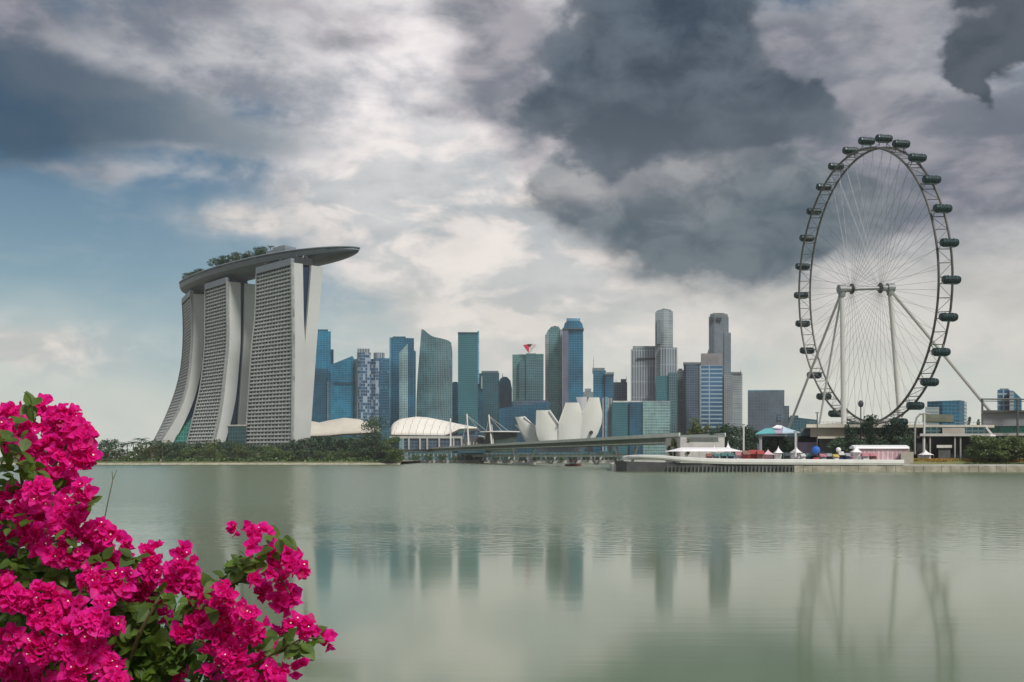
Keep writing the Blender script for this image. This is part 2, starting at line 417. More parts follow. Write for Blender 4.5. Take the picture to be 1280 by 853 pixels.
# ------------------------------------------------------------------ hotel with the roof deck
def interp(tab, v):
    tab = sorted(tab)
    if v <= tab[0][0]: (a, x), (b2, y) = tab[0], tab[1]
    elif v >= tab[-1][0]: (a, x), (b2, y) = tab[-2], tab[-1]
    else:
        for i in range(len(tab)-1):
            if tab[i][0] <= v <= tab[i+1][0]: (a, x), (b2, y) = tab[i], tab[i+1]; break
    return x+(y-x)*(v-a)/(b2-a)
def smooth_tab(tab, v):
    return (interp(tab, v-12)+interp(tab, v)*2+interp(tab, v+12))/4 if tab[0][0]+12 < v < tab[-1][0]-12 else interp(tab, v)
hotel = thing('hotel_complex', 'three curved hotel towers carrying a long boat-shaped roof deck', 'hotel', (-230, 1080, 2.6))
H = 195.0
def wall_pt(base, nrm, tab, z):
    """point of the plane (base, nrm, up) at height z lying on the traced edge"""
    x, y = base
    for _ in range(4):
        py = HOR-(z-CAMZ)*F/y
        px = smooth_tab(tab, py)
        k = px-640
        t = (k*base[1]-F*base[0])/(F*nrm[0]-k*nrm[1])
        x, y = base[0]+nrm[0]*t, base[1]+nrm[1]*t
    return Vector((x, y, z)), t
def slab_rings(R, L, nrm, tF_R, tF_L, tB, zs):
    rf, lf, rb, lb = [], [], [], []
    for z in zs:
        p, t = wall_pt(R, nrm, tF_R, z); q, t2 = wall_pt(L, nrm, tF_L, z); e, t3 = wall_pt(R, nrm, tB, z)
        rf.append(p); lf.append(q); rb.append(e); lb.append(q+Vector((nrm[0], nrm[1], 0))*(t3-t))
    return rf, lf, rb, lb
zs = [2+i*(H-2)/44 for i in range(45)]
def tower(label, RpxY, LpxY, tabR, tabL, tabE, nfl, nbay, back=None, gapmat='gap', ztop=H, cover=None):
    R = (X_(RpxY[0], RpxY[1]), RpxY[1]); L = (X_(LpxY[0], LpxY[1]), LpxY[1])
    d = Vector((R[0]-L[0], R[1]-L[1])).normalized(); nrm = (-d.y, d.x)
    z_ = [2+i*(ztop-2)/44 for i in range(45)]
    rf, lf, rb, lb = slab_rings(R, L, nrm, tabR, tabL, tabE, z_)
    N = Vector((nrm[0], nrm[1], 0)); DD = Vector((d.x, d.y, 0))
    t = MB()
    ring = [[a+DD*0.8, b_-DD*0.8, c_-DD*0.8, e_+DD*0.8] for a, b_, c_, e_ in zip([p-N*1.6 for p in rf], [p-N*1.6 for p in lf], lb, rb)]
    # end walls, back wall and roof (front is a recess set behind the balconies)
    t.grid([[r[1], r[2]] for r in ring]); t.grid([[r[3], r[0]] for r in ring]); t.grid([[r[2], r[3]] for r in ring])
    t.add(ring[-1], [(0, 1, 2, 3)])
    inn = 0.8
    for side in (0, 1):   # returns of the end walls
        t.grid([[r[side], r[side]+N*3.0+(DD if side == 1 else -DD)*0] for r in ring])
        t.grid([[r[side], r[side]+(DD if side == 1 else -DD)*1.7] for r in ring])
    tw = t.build('tower', M['hotelwall'], hotel, label=label)
    g_ = MB(); g_.grid([[a+N*1.0, b_+N*1.0] for a, b_ in zip(rf, lf)]); g_.build('recessed_glazing', M['hotelback'], tw)
    # balconies: floor edges and cross walls
    bal = MB()
    def at(z, u):
        f = (z-2)/(ztop-2)*44; i = min(43, max(0, int(f))); w_ = f-i
        return (rf[i].lerp(rf[i+1], w_)).lerp(lf[i].lerp(lf[i+1], w_), u)
    for k in range(nfl):
        z0 = 6+k*(ztop-8)/nfl; hh = (ztop-8)/nfl*0.42
        if k < 8: hh *= 1.05
        us = [i/nbay for i in range(nbay+1)]
        for i in range(nbay):
            jog = 0.22*((i+k) % 2)
            a0, b0 = at(z0, us[i]), at(z0, us[i+1]); a1, b1 = at(z0+hh, us[i]), at(z0+hh, us[i+1])
            o1 = -N*(0.4+jog)
            bal.add([a0+o1, b0+o1, b1+o1, a1+o1, a1+N*0.9, b1+N*0.9, a0+N*0.9, b0+N*0.9], [(0, 1, 2, 3), (3, 2, 5, 4), (0, 6, 7, 1)])
    bal.build('balcony_grid', M['balc'], tw)
    fin = MB()
    for i in range(1, nbay):
        u = i/nbay
        col = [at(z, u) for z in z_]
        fin.grid([[p-N*0.2-DD*0.15, p-N*0.2+DD*0.15] for p in col]); fin.grid([[p-N*0.2+DD*0.15, p+N*0.9+DD*0.15] for p in col]); fin.grid([[p+N*0.9-DD*0.15, p-N*0.2-DD*0.15] for p in col])
    fin.build('cross_walls', M['balc'], tw)
    # parapet band above the top floor
    pb = MB(); a, b_ = at(ztop-2.2, 0), at(ztop-2.2, 1)
    v = [a-N*1.9, b_-N*1.9, b_+N*2, a+N*2]; pb.add(v+[p+Vector((0, 0, 6.5)) for p in v], [(0, 1, 5, 4), (1, 2, 6, 5), (2, 3, 7, 6), (3, 0, 4, 7), (4, 5, 6, 7)])
    pb.build('parapet', M['parapet'], tw)
    return tw, R, L, nrm, DD, N, rf, lf, rb, lb
M['balc'] = mat('balcony_white', (0.52, 0.54, 0.53), 0.6, var=0.2, vscale=0.15)
M['parapet'] = mat('louvred_parapet', (0.22, 0.26, 0.29), 0.5, var=0.2, vscale=0.1)
def back_slab(tw, info, tabA, tabB, depth_along, name='rear_slab', ztop=H, mm='hotelwall', inset=0.0, zlo=2):
    R, L, nrm, DD, N = info
    rows = []
    z_ = [zlo+i*(ztop-zlo)/36 for i in range(37)]
    for z in z_:
        a, _ = wall_pt((R[0]-DD.x*inset, R[1]-DD.y*inset), nrm, tabA, z); b_, _ = wall_pt((R[0]-DD.x*inset, R[1]-DD.y*inset), nrm, tabB, z)
        rows.append([a, b_, b_-DD*depth_along, a-DD*depth_along])
    mb = MB(); mb.grid(rows, closed=True); mb.add(rows[-1], [(0, 1, 2, 3)])
    return mb.build(name, M[mm], tw)
# right tower
tabR = [(325, 365.5), (400, 366.5), (450, 367), (553, 365.5), (575, 364.5)]
tabL = [(335, 322), (400, 320), (430, 316), (500, 311.5), (553, 308), (575, 306)]
tabE = [(325, 378), (400, 379.3), (430, 381), (480, 383), (553, 386), (575, 387)]
T1 = tower('right hotel tower with a V-shaped gap in its end wall', (365, 1010), (322, 1062), tabR, tabL, tabE, 50, 13)
back_slab(T1[0], T1[1:6], [(325, 390), (400, 384), (430, 381.0), (480, 382), (575, 382)], [(325, 404.5), (340, 403), (430, 396), (553, 387.5), (575, 386.5)], 60)
back_slab(T1[0], T1[1:6], [(325, 377), (430, 380), (575, 383)], [(325, 391), (400, 386), (430, 383), (575, 385)], 50, 'gap_glazing', 193, 'gap', inset=3.0)
# middle tower
tabR = [(345, 284.5), (400, 285), (430, 285), (465, 281.5), (500, 278), (530, 273), (553, 267), (575, 262)]
tabL = [(355, 257.8), (430, 257), (450, 255.5), (486, 251.5), (520, 243), (553, 235), (575, 228)]
tabE = [(345, 300.5), (430, 300.5), (470, 297.5), (500, 294.5), (530, 288), (553, 281), (575, 275)]
T2 = tower('middle hotel tower', (284.5, 1118), (258, 1163), tabR, tabL, tabE, 50, 10)
back_slab(T2[0], T2[1:6], [(345, 306), (430, 304.5), (500, 299.5), (553, 296), (575, 294)], [(345, 322), (430, 317), (500, 312), (553, 310), (575, 309)], 50)
back_slab(T2[0], T2[1:6], [(345, 300), (430, 299), (500, 294), (553, 280), (575, 275)], [(345, 307), (430, 305), (500, 300), (553, 297), (575, 295)], 40, 'gap_glazing', 193, 'gap', inset=3.0)
# left tower
tabR = [(365, 239.5), (400, 240.5), (430, 240), (470, 236.5), (500, 229.5), (530, 215), (546, 203.5), (575, 186)]
tabL = [(372, 228.5), (400, 230), (430, 230), (460, 227.5), (486, 221.5), (510, 213), (530, 204), (546, 196.5), (575, 178)]
tabE = [(365, 256), (400, 255.5), (430, 254), (465, 251.5), (500, 243), (530, 230), (546, 221), (575, 205)]
T3 = tower('left hotel tower flaring out at its foot', (239.5, 1203), (228.5, 1271), tabR, tabL, tabE, 50, 12)
back_slab(T3[0], T3[1:6], [(365, 255), (430, 253), (500, 243), (546, 221), (575, 205)], [(365, 262), (430, 262), (500, 260), (546, 258), (575, 256)], 40, 'gap_glazing', 193, 'gap', inset=2.0)
# green and dark atria at the towers' feet
mb = MB()
pp = [pt(243, 517, 1196), pt(237, 560, 1190), pt(214, 560, 1190), pt(220, 546, 1190)]
mb.add(pp+[p+Vector((-10, 30, 0)) for p in pp], [(0, 1, 2, 3), (0, 4, 5, 1), (3, 7, 4, 0), (2, 6, 7, 3), (1, 5, 6, 2)])
mb.build('green_atrium', M['glassgreen'], hotel)
mb = MB()
mb.prism([(X_(285, 1060), 1060), (X_(308, 1052), 1052), (X_(308, 1085), 1085), (X_(285, 1095), 1095)], 2, Z_(533, 1055)); mb.build('dark_atrium', M['glassdark'], hotel)
mb = MB(); mb.prism([(X_(284, 1059), 1059), (X_(308.6, 1051), 1051), (X_(308.6, 1085), 1085), (X_(284, 1095), 1095)], Z_(533, 1055)+.02, Z_(531, 1055)); mb.build('atrium_roof', M['palecon'], hotel)

# roof deck: boat hull lofted along a gently bent line
def bez(ps, t):
    ps = [Vector(p) for p in ps]
    while len(ps) > 1: ps = [a.lerp(b_, t) for a, b_ in zip(ps, ps[1:])]
    return ps[0]
ZT = 213.0
ctrl = [(X_(242, 1262), 1262), (X_(248, 1205), 1205), (X_(312, 1100), 1095), (X_(385, 1045), 1045), (X_(449.5, 1030), 1030)]
NS = 60; rows = []; deckc = []; widths = []
for i in range(NS+1):
    t = i/NS; c_ = bez(ctrl, t); tg = (bez(ctrl, min(1, t+.01))-bez(ctrl, max(0, t-.01))).normalized()
    sd_ = Vector((tg.y, -tg.x))
    wl = (1-max(0, (0.10-t)/0.10)**2.6)**0.5 if t < 0.10 else 1
    wr = (1-max(0, (t-0.62)/0.38)**2.0)**0.5 if t > 0.62 else 1
    wd = 19.5*max(0.03, wl)*max(0.03, wr); dp = 15.0*max(0.35, wl)*max(0.06, wr)**1.0
    deckc.append(c_); widths.append(wd)
    row = []
    for k in range(15):
        a = math.pi*k/14; s_ = math.cos(a)
        x = c_+sd_*(wd*s_)
        z = ZT-3.2*max(.35, min(wl, wr))-(dp-3.2*max(.35, min(wl, wr)))*math.sin(a)**0.8
        row.append((x.x, x.y, z))
    e1 = c_+sd_*wd; e0 = c_-sd_*wd; i1 = c_+sd_*(wd*0.95); i0 = c_-sd_*(wd*0.95)
    row = [(e1.x, e1.y, ZT)]+row+[(e0.x, e0.y, ZT), (i0.x, i0.y, ZT), (i0.x, i0.y, ZT-1.3), (i1.x, i1.y, ZT-1.3), (i1.x, i1.y, ZT)]
    rows.append(row)
mb = MB(); mb.grid(rows, closed=True); mb.add(rows[0], [tuple(range(len(rows[0])))]); mb.add(rows[-1], [tuple(range(len(rows[-1])-1, -1, -1))])
hull = mb.build('roof_deck', M['hull'], hotel)
rim = MB()
rim.grid([[(r[0][0], r[0][1], ZT-2.0), (r[0][0], r[0][1], ZT+1.0)] for r in rows]); 
for s_ in (0, 16):
    rim.tube([(r[s_][0], r[s_][1], ZT+0.4) for r in rows], 0.75, 5)
rim.build('deck_edge', M['parapet'], hull)
def deck_at(t, off=0.0, z=0.0):
    c_ = bez(ctrl, t); tg = (bez(ctrl, min(1, t+.01))-bez(ctrl, max(0, t-.01))).normalized()
    return Vector((c_.x+tg.y*off, c_.y-tg.x*off, ZT-1.3+z)), math.atan2(tg.y, tg.x)
mb = MB()
for t_, w_, l_, h_ in ((0.665, 22, 30, 7), (0.665, 14, 20, 10.5), (0.60, 16, 24, 4)):
    p, a = deck_at(t_, 2); mb.box((p.x, p.y, p.z+h_/2), (l_, w_, h_), a)
p, a = deck_at(0.665, 2, 10.5); mb.box((p.x, p.y, p.z+0.7), (11, 8, 1.6), a)
mb.build('roof_pavilion', M['parapet'], hull)
mb = MB()
for i in range(9):
    p, a = deck_at(0.73+i*0.016, 4-i*0.7); mb.box((p.x, p.y, p.z+3.0-0.12*i), (7.4, 12-i*0.7, 0.6), a); mb.box((p.x, p.y, p.z+1.2), (0.5, 0.5, 3.0-.2*i), a)
mb.build('canopy', mat('maroon_canopy', (0.16, 0.045, 0.075), 0.6), hull)
# struts between tower heads and the hull
for T in (T1, T2, T3):
    R_, L_ = T[6][-1], T[7][-1]; N = T[5]
    for u in (0.06, 0.5, 0.94):
        p = R_.lerp(L_, u)+N*9
        mb = MB()
        mb.tube([p+Vector((0, 0, -1)), p+N*6+Vector((0, 0, 9))], 1.0, 6); mb.tube([p+Vector((0, 0, -1)), p-N*3+Vector((0, 0, 9))], 1.0, 6)
        mb.tube([p+N*16+Vector((0, 0, -1)), p+N*8+Vector((0, 0, 9))], 1.0, 6)
        mb.build('deck_strut', M['dsteel'], hotel)
    mb = MB(); q = [R_+N*4-T[4]*3, L_+N*4+T[4]*3, L_+N*24+T[4]*3, R_+N*24-T[4]*3]
    mb.prism([(v.x, v.y) for v in q], H, H+7); mb.build('tower_head', M['dark'], hotel)
# ------------------------------------------------------------------ the skyline
G = dict
fm = {}
def fac(key, *a, **k): fm[key] = facade('facade_'+key, *a, **k); return fm[key]
fac('blue', (0.018, 0.185, 0.31), (0.02, 0.12, 0.20), 4.2, 6, 0.22, 0.10, 0.5, 0.15)
fac('bluedk', (0.010, 0.085, 0.145), (0.012, 0.06, 0.10), 4.2, 7, 0.2, 0.1, 0.4, 0.2)
fac('bluelt', (0.14, 0.34, 0.46), (0.20, 0.38, 0.48), 4.2, 3, 0.2, 0.3, 0.4, 0.2)
fac('navy', (0.016, 0.125, 0.215), (0.03, 0.13, 0.20), 4.5, 5, 0.25, 0.15, 0.5, 0.15)
fac('teal', (0.035, 0.15, 0.18), (0.035, 0.12, 0.15), 4.0, 3.5, 0.2, 0.10, 0.5, 0.18, vary=0.15, big=0.12)
fac('tealdk', (0.02, 0.09, 0.12), (0.03, 0.08, 0.10), 4.5, 5, 0.25, 0.2, 0.4, 0.25)
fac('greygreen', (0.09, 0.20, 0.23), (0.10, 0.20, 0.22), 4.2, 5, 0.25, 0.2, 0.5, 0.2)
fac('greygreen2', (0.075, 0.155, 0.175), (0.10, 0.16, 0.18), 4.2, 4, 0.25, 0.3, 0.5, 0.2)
fac('pattern', (0.03, 0.10, 0.19), (0.24, 0.31, 0.38), 6, 4.2, 0.12, 0.10, 0.3, 0.3, checker=0.33, vary=0.9, soft=1.0)
fac('navygrid', (0.018, 0.115, 0.19), (0.07, 0.13, 0.20), 5, 4, 0.25, 0.2, 0.4, 0.2, checker=0.15)
fac('paleglass', (0.20, 0.33, 0.37), (0.32, 0.42, 0.42), 4.5, 4, 0.2, 0.25, 0.5, 0.15)
fac('green', (0.08, 0.19, 0.195), (0.14, 0.24, 0.245), 4.5, 4, 0.28, 0.12, 0.5, 0.2)
fac('greengrid', (0.04, 0.11, 0.13), (0.09, 0.17, 0.19), 5, 4, 0.3, 0.3, 0.4, 0.25)
fac('seagreen', (0.17, 0.30, 0.30), (0.26, 0.38, 0.37), 5, 5, 0.3, 0.12, 0.5, 0.15)
fac('grey', (0.10, 0.125, 0.14), (0.27, 0.28, 0.29), 4.5, 4, 0.4, 0.4, 0.3, 0.3)
fac('greyrib', (0.11, 0.15, 0.185), (0.33, 0.355, 0.375), 30, 5, 0.06, 0.5, 0.3, 0.3, soft=0.85)
fac('greypale', (0.18, 0.225, 0.245), (0.37, 0.395, 0.405), 4.5, 30, 0.5, 0.08, 0.3, 0.3)
fac('greydk', (0.085, 0.12, 0.15), (0.19, 0.215, 0.24), 4.5, 4, 0.35, 0.5, 0.3, 0.3)
fac('slate', (0.055, 0.095, 0.14), (0.10, 0.135, 0.175), 4.5, 5, 0.3, 0.2, 0.4, 0.25)
fac('stripe', (0.045, 0.13, 0.24), (0.26, 0.34, 0.40), 7.5, 60, 0.34, 0.03, 0.5, 0.2, vary=0.2, soft=0.9)
fac('slateblk', (0.07, 0.10, 0.13), (0.10, 0.13, 0.165), 5, 5, 0.3, 0.3, 0.3, 0.4, vary=0.2)
fac('brown', (0.16, 0.15, 0.16), (0.20, 0.185, 0.19), 5, 6, 0.3, 0.3, 0.1, 0.5)

def blk(parent, name, edges, top, Y, depth, mt, bot=None, sub=None, dy=0.0, label=None):
    """prism whose visible corners run left to right as (pixel column, extra distance)"""
    tops = list(top) if isinstance(top, (list, tuple)) else [top]*len(edges)
    Yn = Y+dy
    poly = [(X_(e[0], Yn+e[1]), Yn+e[1]) for e in edges]
    zt = [Z_(t, Yn+e[1]) for t, e in zip(tops, edges)]
    z0 = 2.5 if bot is None else Z_(bot, Yn)
    k = (Yn+depth)/Yn
    sx = 0.5*(poly[0][0]+poly[-1][0])
    back = [(poly[-1][0]*1.0+(k-1)*sx*0.98, Yn+depth), (poly[0][0]*1.0+(k-1)*sx*0.98, Yn+depth)]
    if poly[-1][0] < 0: back[0] = (poly[-1][0]*k*1.002, Yn+depth)
    if poly[0][0] > 0: back[1] = (poly[0][0]*k*0.999, Yn+depth)
    pl = poly+back; zt2 = zt+[zt[-1], zt[0]]
    mb = MB(); mb.prism(pl, z0, zt2)
    return mb.build(name, mt if not isinstance(mt, str) else (fm.get(mt) or M[mt]), parent, label=label)
def outline_block(parent, name, pts, Y, depth, mt, dyr=0.0):
    """block with a traced front outline and real depth; dyr turns the face"""
    xs_ = [p[0] for p in pts]; x0, x1 = min(xs_), max(xs_)
    fr = []; 
    for (x, y) in pts:
        Yp = Y+dyr*(x-x0)/(x1-x0); p = pt(x, y, Yp); p.z = max(p.z, 2.5); fr.append(p)
    bk = [Vector((p.x*(Y+depth)/Y, p.y+depth, p.z)) for p in fr]
    n_ = len(fr)
    mb = MB(); mb.add(fr+bk, [tuple(range(n_-1, -1, -1)), tuple(range(n_, 2*n_))]+[(i, (i+1) % n_, n_+(i+1) % n_, n_+i) for i in range(n_)])
    o = mb.build(name, fm.get(mt) or M[mt], parent)
    bm_fix(o); return o
import bmesh
def bm_fix(o):
    bm = bmesh.new(); bm.from_mesh(o.data); bmesh.ops.recalc_face_normals(bm, faces=bm.faces); bm.to_mesh(o.data); bm.free()
def bld(name, label, px, Y, grp=None):
    return thing(name, label, 'building', (X_(px, Y), Y, 2.5), grp)
def antenna(parent, px, y0, y1, Y, r=0.8):
    mb = MB(); mb.tube([pt(px, y0, Y), pt(px, y1, Y)], [r, r*0.5], 5); return mb.build('antenna', M['dsteel'], parent)
def rooftop(parent, x0, x1, y0, y1, Y, mt='greydk', dy=12, depth=25, name='plant_room'):
    return blk(parent, name, [(x0, 0), (x1, 0)], y1, Y, depth, mt, bot=y0, dy=dy)

t = bld('office_tower', 'bright blue glass tower half hidden behind the right hotel tower', 400, 2050)
b0 = blk(t, 'body', [(380, 0), (413.5, 0)], [413, 414.5], 2050, 45, 'blue'); rooftop(b0, 395, 410, 414, 412, 2050, 'bluedk')
blk(t, 'side_wing', [(400, 0), (417, 0)], 437, 2050, 40, 'bluedk', dy=14)
blk(t, 'front_block', [(384, 0), (409.5, 0)], 461, 2000, 40, 'bluedk'); blk(t, 'corner_strip', [(409, 0), (413.5, 0)], 477, 1995, 20, 'bluelt')
t = bld('office_tower', 'blue glass tower with a roof sloping up to the right', 428, 1980)
blk(t, 'body', [(413.5, 0), (441, 0)], [456, 445], 1980, 45, 'blue'); blk(t, 'recess_band', [(418, 0), (441.3, 0)], 477.6, 1977, 6, 'bluedk', bot=480)
blk(t, 'edge_strip', [(441, 0), (442.6, 0)], 447, 1985, 30, 'bluelt')
t = bld('apartment_tower', 'slim pale striped tower beside the sloping blue tower', 445, 1990)
blk(t, 'body', [(442.5, 0), (447, 0)], 449, 1990, 25, 'bluelt'); blk(t, 'corner_column', [(446, 0), (449, 0)], 447, 1960, 14, 'greyrib')
t = bld('apartment_tower', 'white and dark blue patterned apartment tower, taller of the two', 454, 1950)
b0 = blk(t, 'body', [(446.5, 6), (451, 0), (463.5, 8)], 441, 1950, 32, 'pattern'); blk(t, 'crown', [(447, 4), (462, 4)], 436, 1952, 26, 'greyrib', bot=442)
t = bld('apartment_tower', 'patterned apartment tower with a round roof cap, lower of the two', 472, 1960)
b0 = blk(t, 'body', [(463.5, 4), (470, 0), (474, 3)], 449, 1962, 30, 'pattern'); blk(t, 'rear_block', [(468, 0), (487, 0)], 448, 1975, 32, 'navygrid')
mb = MB(); mb.prism([(X_(474, 1990)+10.5*math.cos(a*math.pi/8), 1988+10.5*math.sin(a*math.pi/8)) for a in range(16)], Z_(449, 1980), Z_(441, 1980)); mb.build('roof_cap', fm['greyrib'], t)
t = bld('office_tower', 'tall dark blue tower with a flat top, fourth of the blue towers', 503, 2080)
b0 = blk(t, 'body', [(487.5, 0), (517.5, 0)], [422, 423], 2080, 45, 'navy'); rooftop(b0, 491, 507, 423, 420.8, 2080, 'navy')
blk(t, 'bright_edge', [(486.6, 0), (488.2, 0)], 423, 2078, 10, 'bluelt')
t = bld('office_tower', 'pale glass tower with a slanted spire-like top', 509, 1960)
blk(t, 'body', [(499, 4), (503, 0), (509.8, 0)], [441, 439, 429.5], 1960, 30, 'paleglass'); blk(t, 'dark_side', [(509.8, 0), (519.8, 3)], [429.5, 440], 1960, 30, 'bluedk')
t = bld('office_tower', 'broad grey-green glass tower whose top sweeps up to a sharp left peak', 543, 2000)
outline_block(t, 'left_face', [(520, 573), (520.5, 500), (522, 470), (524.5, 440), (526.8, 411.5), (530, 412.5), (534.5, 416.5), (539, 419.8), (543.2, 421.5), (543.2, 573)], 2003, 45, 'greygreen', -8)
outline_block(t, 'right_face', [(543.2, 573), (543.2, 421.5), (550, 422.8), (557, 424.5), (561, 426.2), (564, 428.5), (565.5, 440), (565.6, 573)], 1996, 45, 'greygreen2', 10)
t = bld('office_tower', 'low dark blue block in the gap left of the solid teal tower', 569, 2150); blk(t, 'body', [(564, 0), (575, 0)], 479, 2150, 40, 'bluedk'); rooftop(t, 566, 572, 479, 477.5, 2150, 'bluedk')
t = bld('office_tower', 'plain solid teal slab tower standing alone', 586, 2020)
b0 = blk(t, 'body', [(572.5, 0), (597.3, 0)], 417, 2020, 40, 'teal'); blk(t, 'parapet', [(572.3, 0), (597.6, 0)], 415.4, 2019, 42, 'tealdk', bot=417.4); blk(b0, 'roof_fin', [(596.6, 0), (599, 0)], 413.8, 2022, 38, 'bluelt', bot=480)
t = bld('office_tower', 'dark teal block with a pale corner beside the solid teal tower', 610, 2080)
blk(t, 'body', [(601.5, 0), (624, 0)], 466, 2080, 40, 'tealdk'); blk(t, 'roof_block', [(602, 0), (623, 0)], 463.8, 2084, 30, 'greydk', bot=466.3); blk(t, 'lower_wing', [(597, 0), (603, 0)], 467, 2070, 30, 'bluedk'); blk(t, 'pale_corner', [(601, 0), (603.2, 0)], 470, 2066, 6, 'paleglass', bot=486)
t = bld('office_tower', 'dark blue tower with a domed top left of the red sign', 631, 2100)
outline_block(t, 'body', [(623, 573), (623, 480), (625, 474), (629, 471), (634, 471.5), (638, 476), (640, 486), (640, 573)], 2100, 40, 'bluedk'); antenna(t, 628, 472, 467, 2110)
t = bld('bank_tower', 'green glass tower carrying a red and white inverted triangle sign', 660, 2030)
blk(t, 'body', [(640.5, 0), (679.5, 0)], [443.5, 442.5], 2040, 40, 'green'); blk(t, 'front_wing', [(649, 0), (679, 0)], 451, 2030, 12, 'greengrid'); blk(t, 'centre_bay', [(657.5, 0), (670, 0)], 442, 2026, 12, 'greengrid')
blk(t, 'base', [(640, 0), (688, 0)], 502, 2005, 30, 'bluedk')
Ys = 2026
M['red'] = mat('sign_red', (0.55, 0.012, 0.05), 0.5); M['signw'] = mat('sign_white', (0.55, 0.5, 0.5), 0.5)
def tri3(name, p3, mt, par, th=6):
    fr = [pt(x, y, Ys) for x, y in p3]; bk = [v+Vector((0, th, 0)) for v in fr]; mb = MB(); mb.add(fr+bk, [(0, 1, 2), (5, 4, 3), (0, 3, 4, 1), (1, 4, 5, 2), (2, 5, 3, 0)]); o = mb.build(name, mt, par); bm_fix(o); return o
sg = tri3('triangle_sign', [(654, 431.5), (661.5, 430.3), (661, 441.6)], M['red'], t)
tri3('sign_panel', [(662, 430.5), (670.5, 430.8), (661.6, 441.6)], M['signw'], sg); tri3('sign_panel', [(658.5, 430.5), (665.5, 430.2), (662, 434.5)], M['red'], sg, 5)
t = bld('government_block', 'long low dark blue building below the tower with the triangle sign', 650, 1900)
blk(t, 'body', [(624, 0), (684, 0)], [511, 503], 1900, 60, 'bluedk'); blk(t, 'upper_floor', [(641, 0), (685, 0)], 500.5, 1925, 30, 'slate', bot=512)
t = bld('office_tower', 'slender green-grey tower with a rounded crown left of the navy tower', 692, 2060)
outline_block(t, 'body', [(682.5, 573), (682.5, 418), (685, 413), (689, 408.6), (694, 407.6), (698.5, 408.8), (700.5, 412), (700.5, 573)], 2060, 35, 'green'); blk(t, 'pale_side', [(681.5, 0), (686, 0)], [419, 414], 2057, 20, 'greypale'); blk(t, 'edge_fin', [(699.8, 0), (703, 0)], 412, 2056, 20, 'greypale')
t = bld('office_tower', 'tall navy blue tower with chamfered shoulders and a pale crown', 716, 2000)
outline_block(t, 'body', [(704, 573), (704, 411), (706, 404), (710, 401), (724.5, 401), (728, 405), (729, 411), (729, 573)], 2000, 40, 'navy')
blk(t, 'crown', [(708, 0), (725, 0)], [397.8, 398.2], 2005, 28, 'bluelt', bot=401.4); blk(t, 'violet_bay', [(703.2, 0), (710.5, 0)], 411.5, 1996, 12, mat('violet_glass', (0.16, 0.17, 0.24), 0.3, 0.3, var=0.3, vscale=0.05)); blk(t, 'cornice', [(703, 0), (729.8, 0)], 410, 1994, 30, 'slate', bot=412)
t = bld('office_block', 'small pale block peeping above the white museum petals', 735, 2150); blk(t, 'body', [(728, 0), (742, 0)], 490, 2150, 40, 'greypale'); rooftop(t, 731, 739, 490, 486, 2150, 'greypale')
t = bld('office_tower', 'blue and white stepped tower right of the museum', 753, 1980)
blk(t, 'body', [(741.5, 0), (757.5, 0)], [463, 463.5], 1985, 35, 'navy'); blk(t, 'crown', [(740.5, 0), (756, 0)], 460, 1988, 25, 'grey', bot=466); b0 = blk(t, 'right_wing', [(756.5, 0), (767, 0)], 467.5, 1975, 30, 'bluedk'); blk(b0, 'roof_band', [(756, 0), (767.5, 0)], 465.5, 1973, 30, 'greypale', bot=468); antenna(t, 742, 460, 446, 1990, 0.5)
t = bld('office_tower', 'blue-grey block with roof masts between the stepped tower and the ribbed tower', 776, 2050)
blk(t, 'body', [(767, 0), (784, 0)], 478, 2050, 35, 'slate'); rooftop(t, 776, 783, 478, 474, 2050, 'grey'); antenna(t, 783, 475, 470, 2065, .5); antenna(t, 770, 478, 474, 2065, .5)
t = bld('apartment_block', 'pale striped slab right behind the museum\'s largest petal', 760, 1880); blk(t, 'body', [(753, 0), (766, 0)], 497.5, 1880, 30, 'greyrib'); blk(t, 'blue_strip', [(756.5, 0), (759.5, 0)], 496.5, 1877, 6, 'bluelt')
t = bld('office_block', 'wide low teal-blue glass block with a pale roof edge', 784, 1860); blk(t, 'body', [(765, 3), (785, 0), (803, 5)], 503, 1860, 50, 'teal'); blk(t, 'dark_wing', [(787, 0), (803.3, 0)], 502.8, 1855, 12, 'bluedk'); blk(t, 'roof_edge', [(766, 0), (803, 0)], 501.3, 1868, 40, 'offwhite', bot=503.2)
t = bld('office_block', 'pale sea-green glass block with level floor bands', 821, 1850); blk(t, 'body', [(803.5, 2), (820, 0), (838, 4)], 503, 1850, 50, 'seagreen'); blk(t, 'roof_edge', [(803, 0), (838, 0)], 501, 1856, 40, 'greypale', bot=503.4)
t = bld('bank_tower', 'wide pale grey ribbed tower with a dark slot near its top', 806, 2000)
b0 = blk(t, 'body', [(788.5, 2), (826, 0)], [437, 434.5], 2000, 42, 'greyrib'); blk(t, 'roof_block', [(791, 0), (826, 0)], 432.8, 2005, 30, 'greypale', bot=438)
blk(t, 'dark_slot', [(796, 0), (822, 0)], 447.5, 1998.5, 4, 'dark', bot=449.6); blk(t, 'slot_end', [(821, 0), (823.4, 0)], 442.5, 1998.2, 4, 'dark', bot=449.8)
t = bld('bank_tower', 'tallest pale grey tower rising in two steps', 831, 1960)
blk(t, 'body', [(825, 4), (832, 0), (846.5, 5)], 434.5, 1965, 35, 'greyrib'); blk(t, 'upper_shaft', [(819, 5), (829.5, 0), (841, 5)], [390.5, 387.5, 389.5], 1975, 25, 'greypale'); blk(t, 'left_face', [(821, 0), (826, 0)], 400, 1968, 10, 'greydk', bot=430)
blk(t, 'crown', [(820.5, 3), (829.5, 0), (839, 3)], [389, 385.8, 387.5], 1978, 18, 'grey', bot=391)
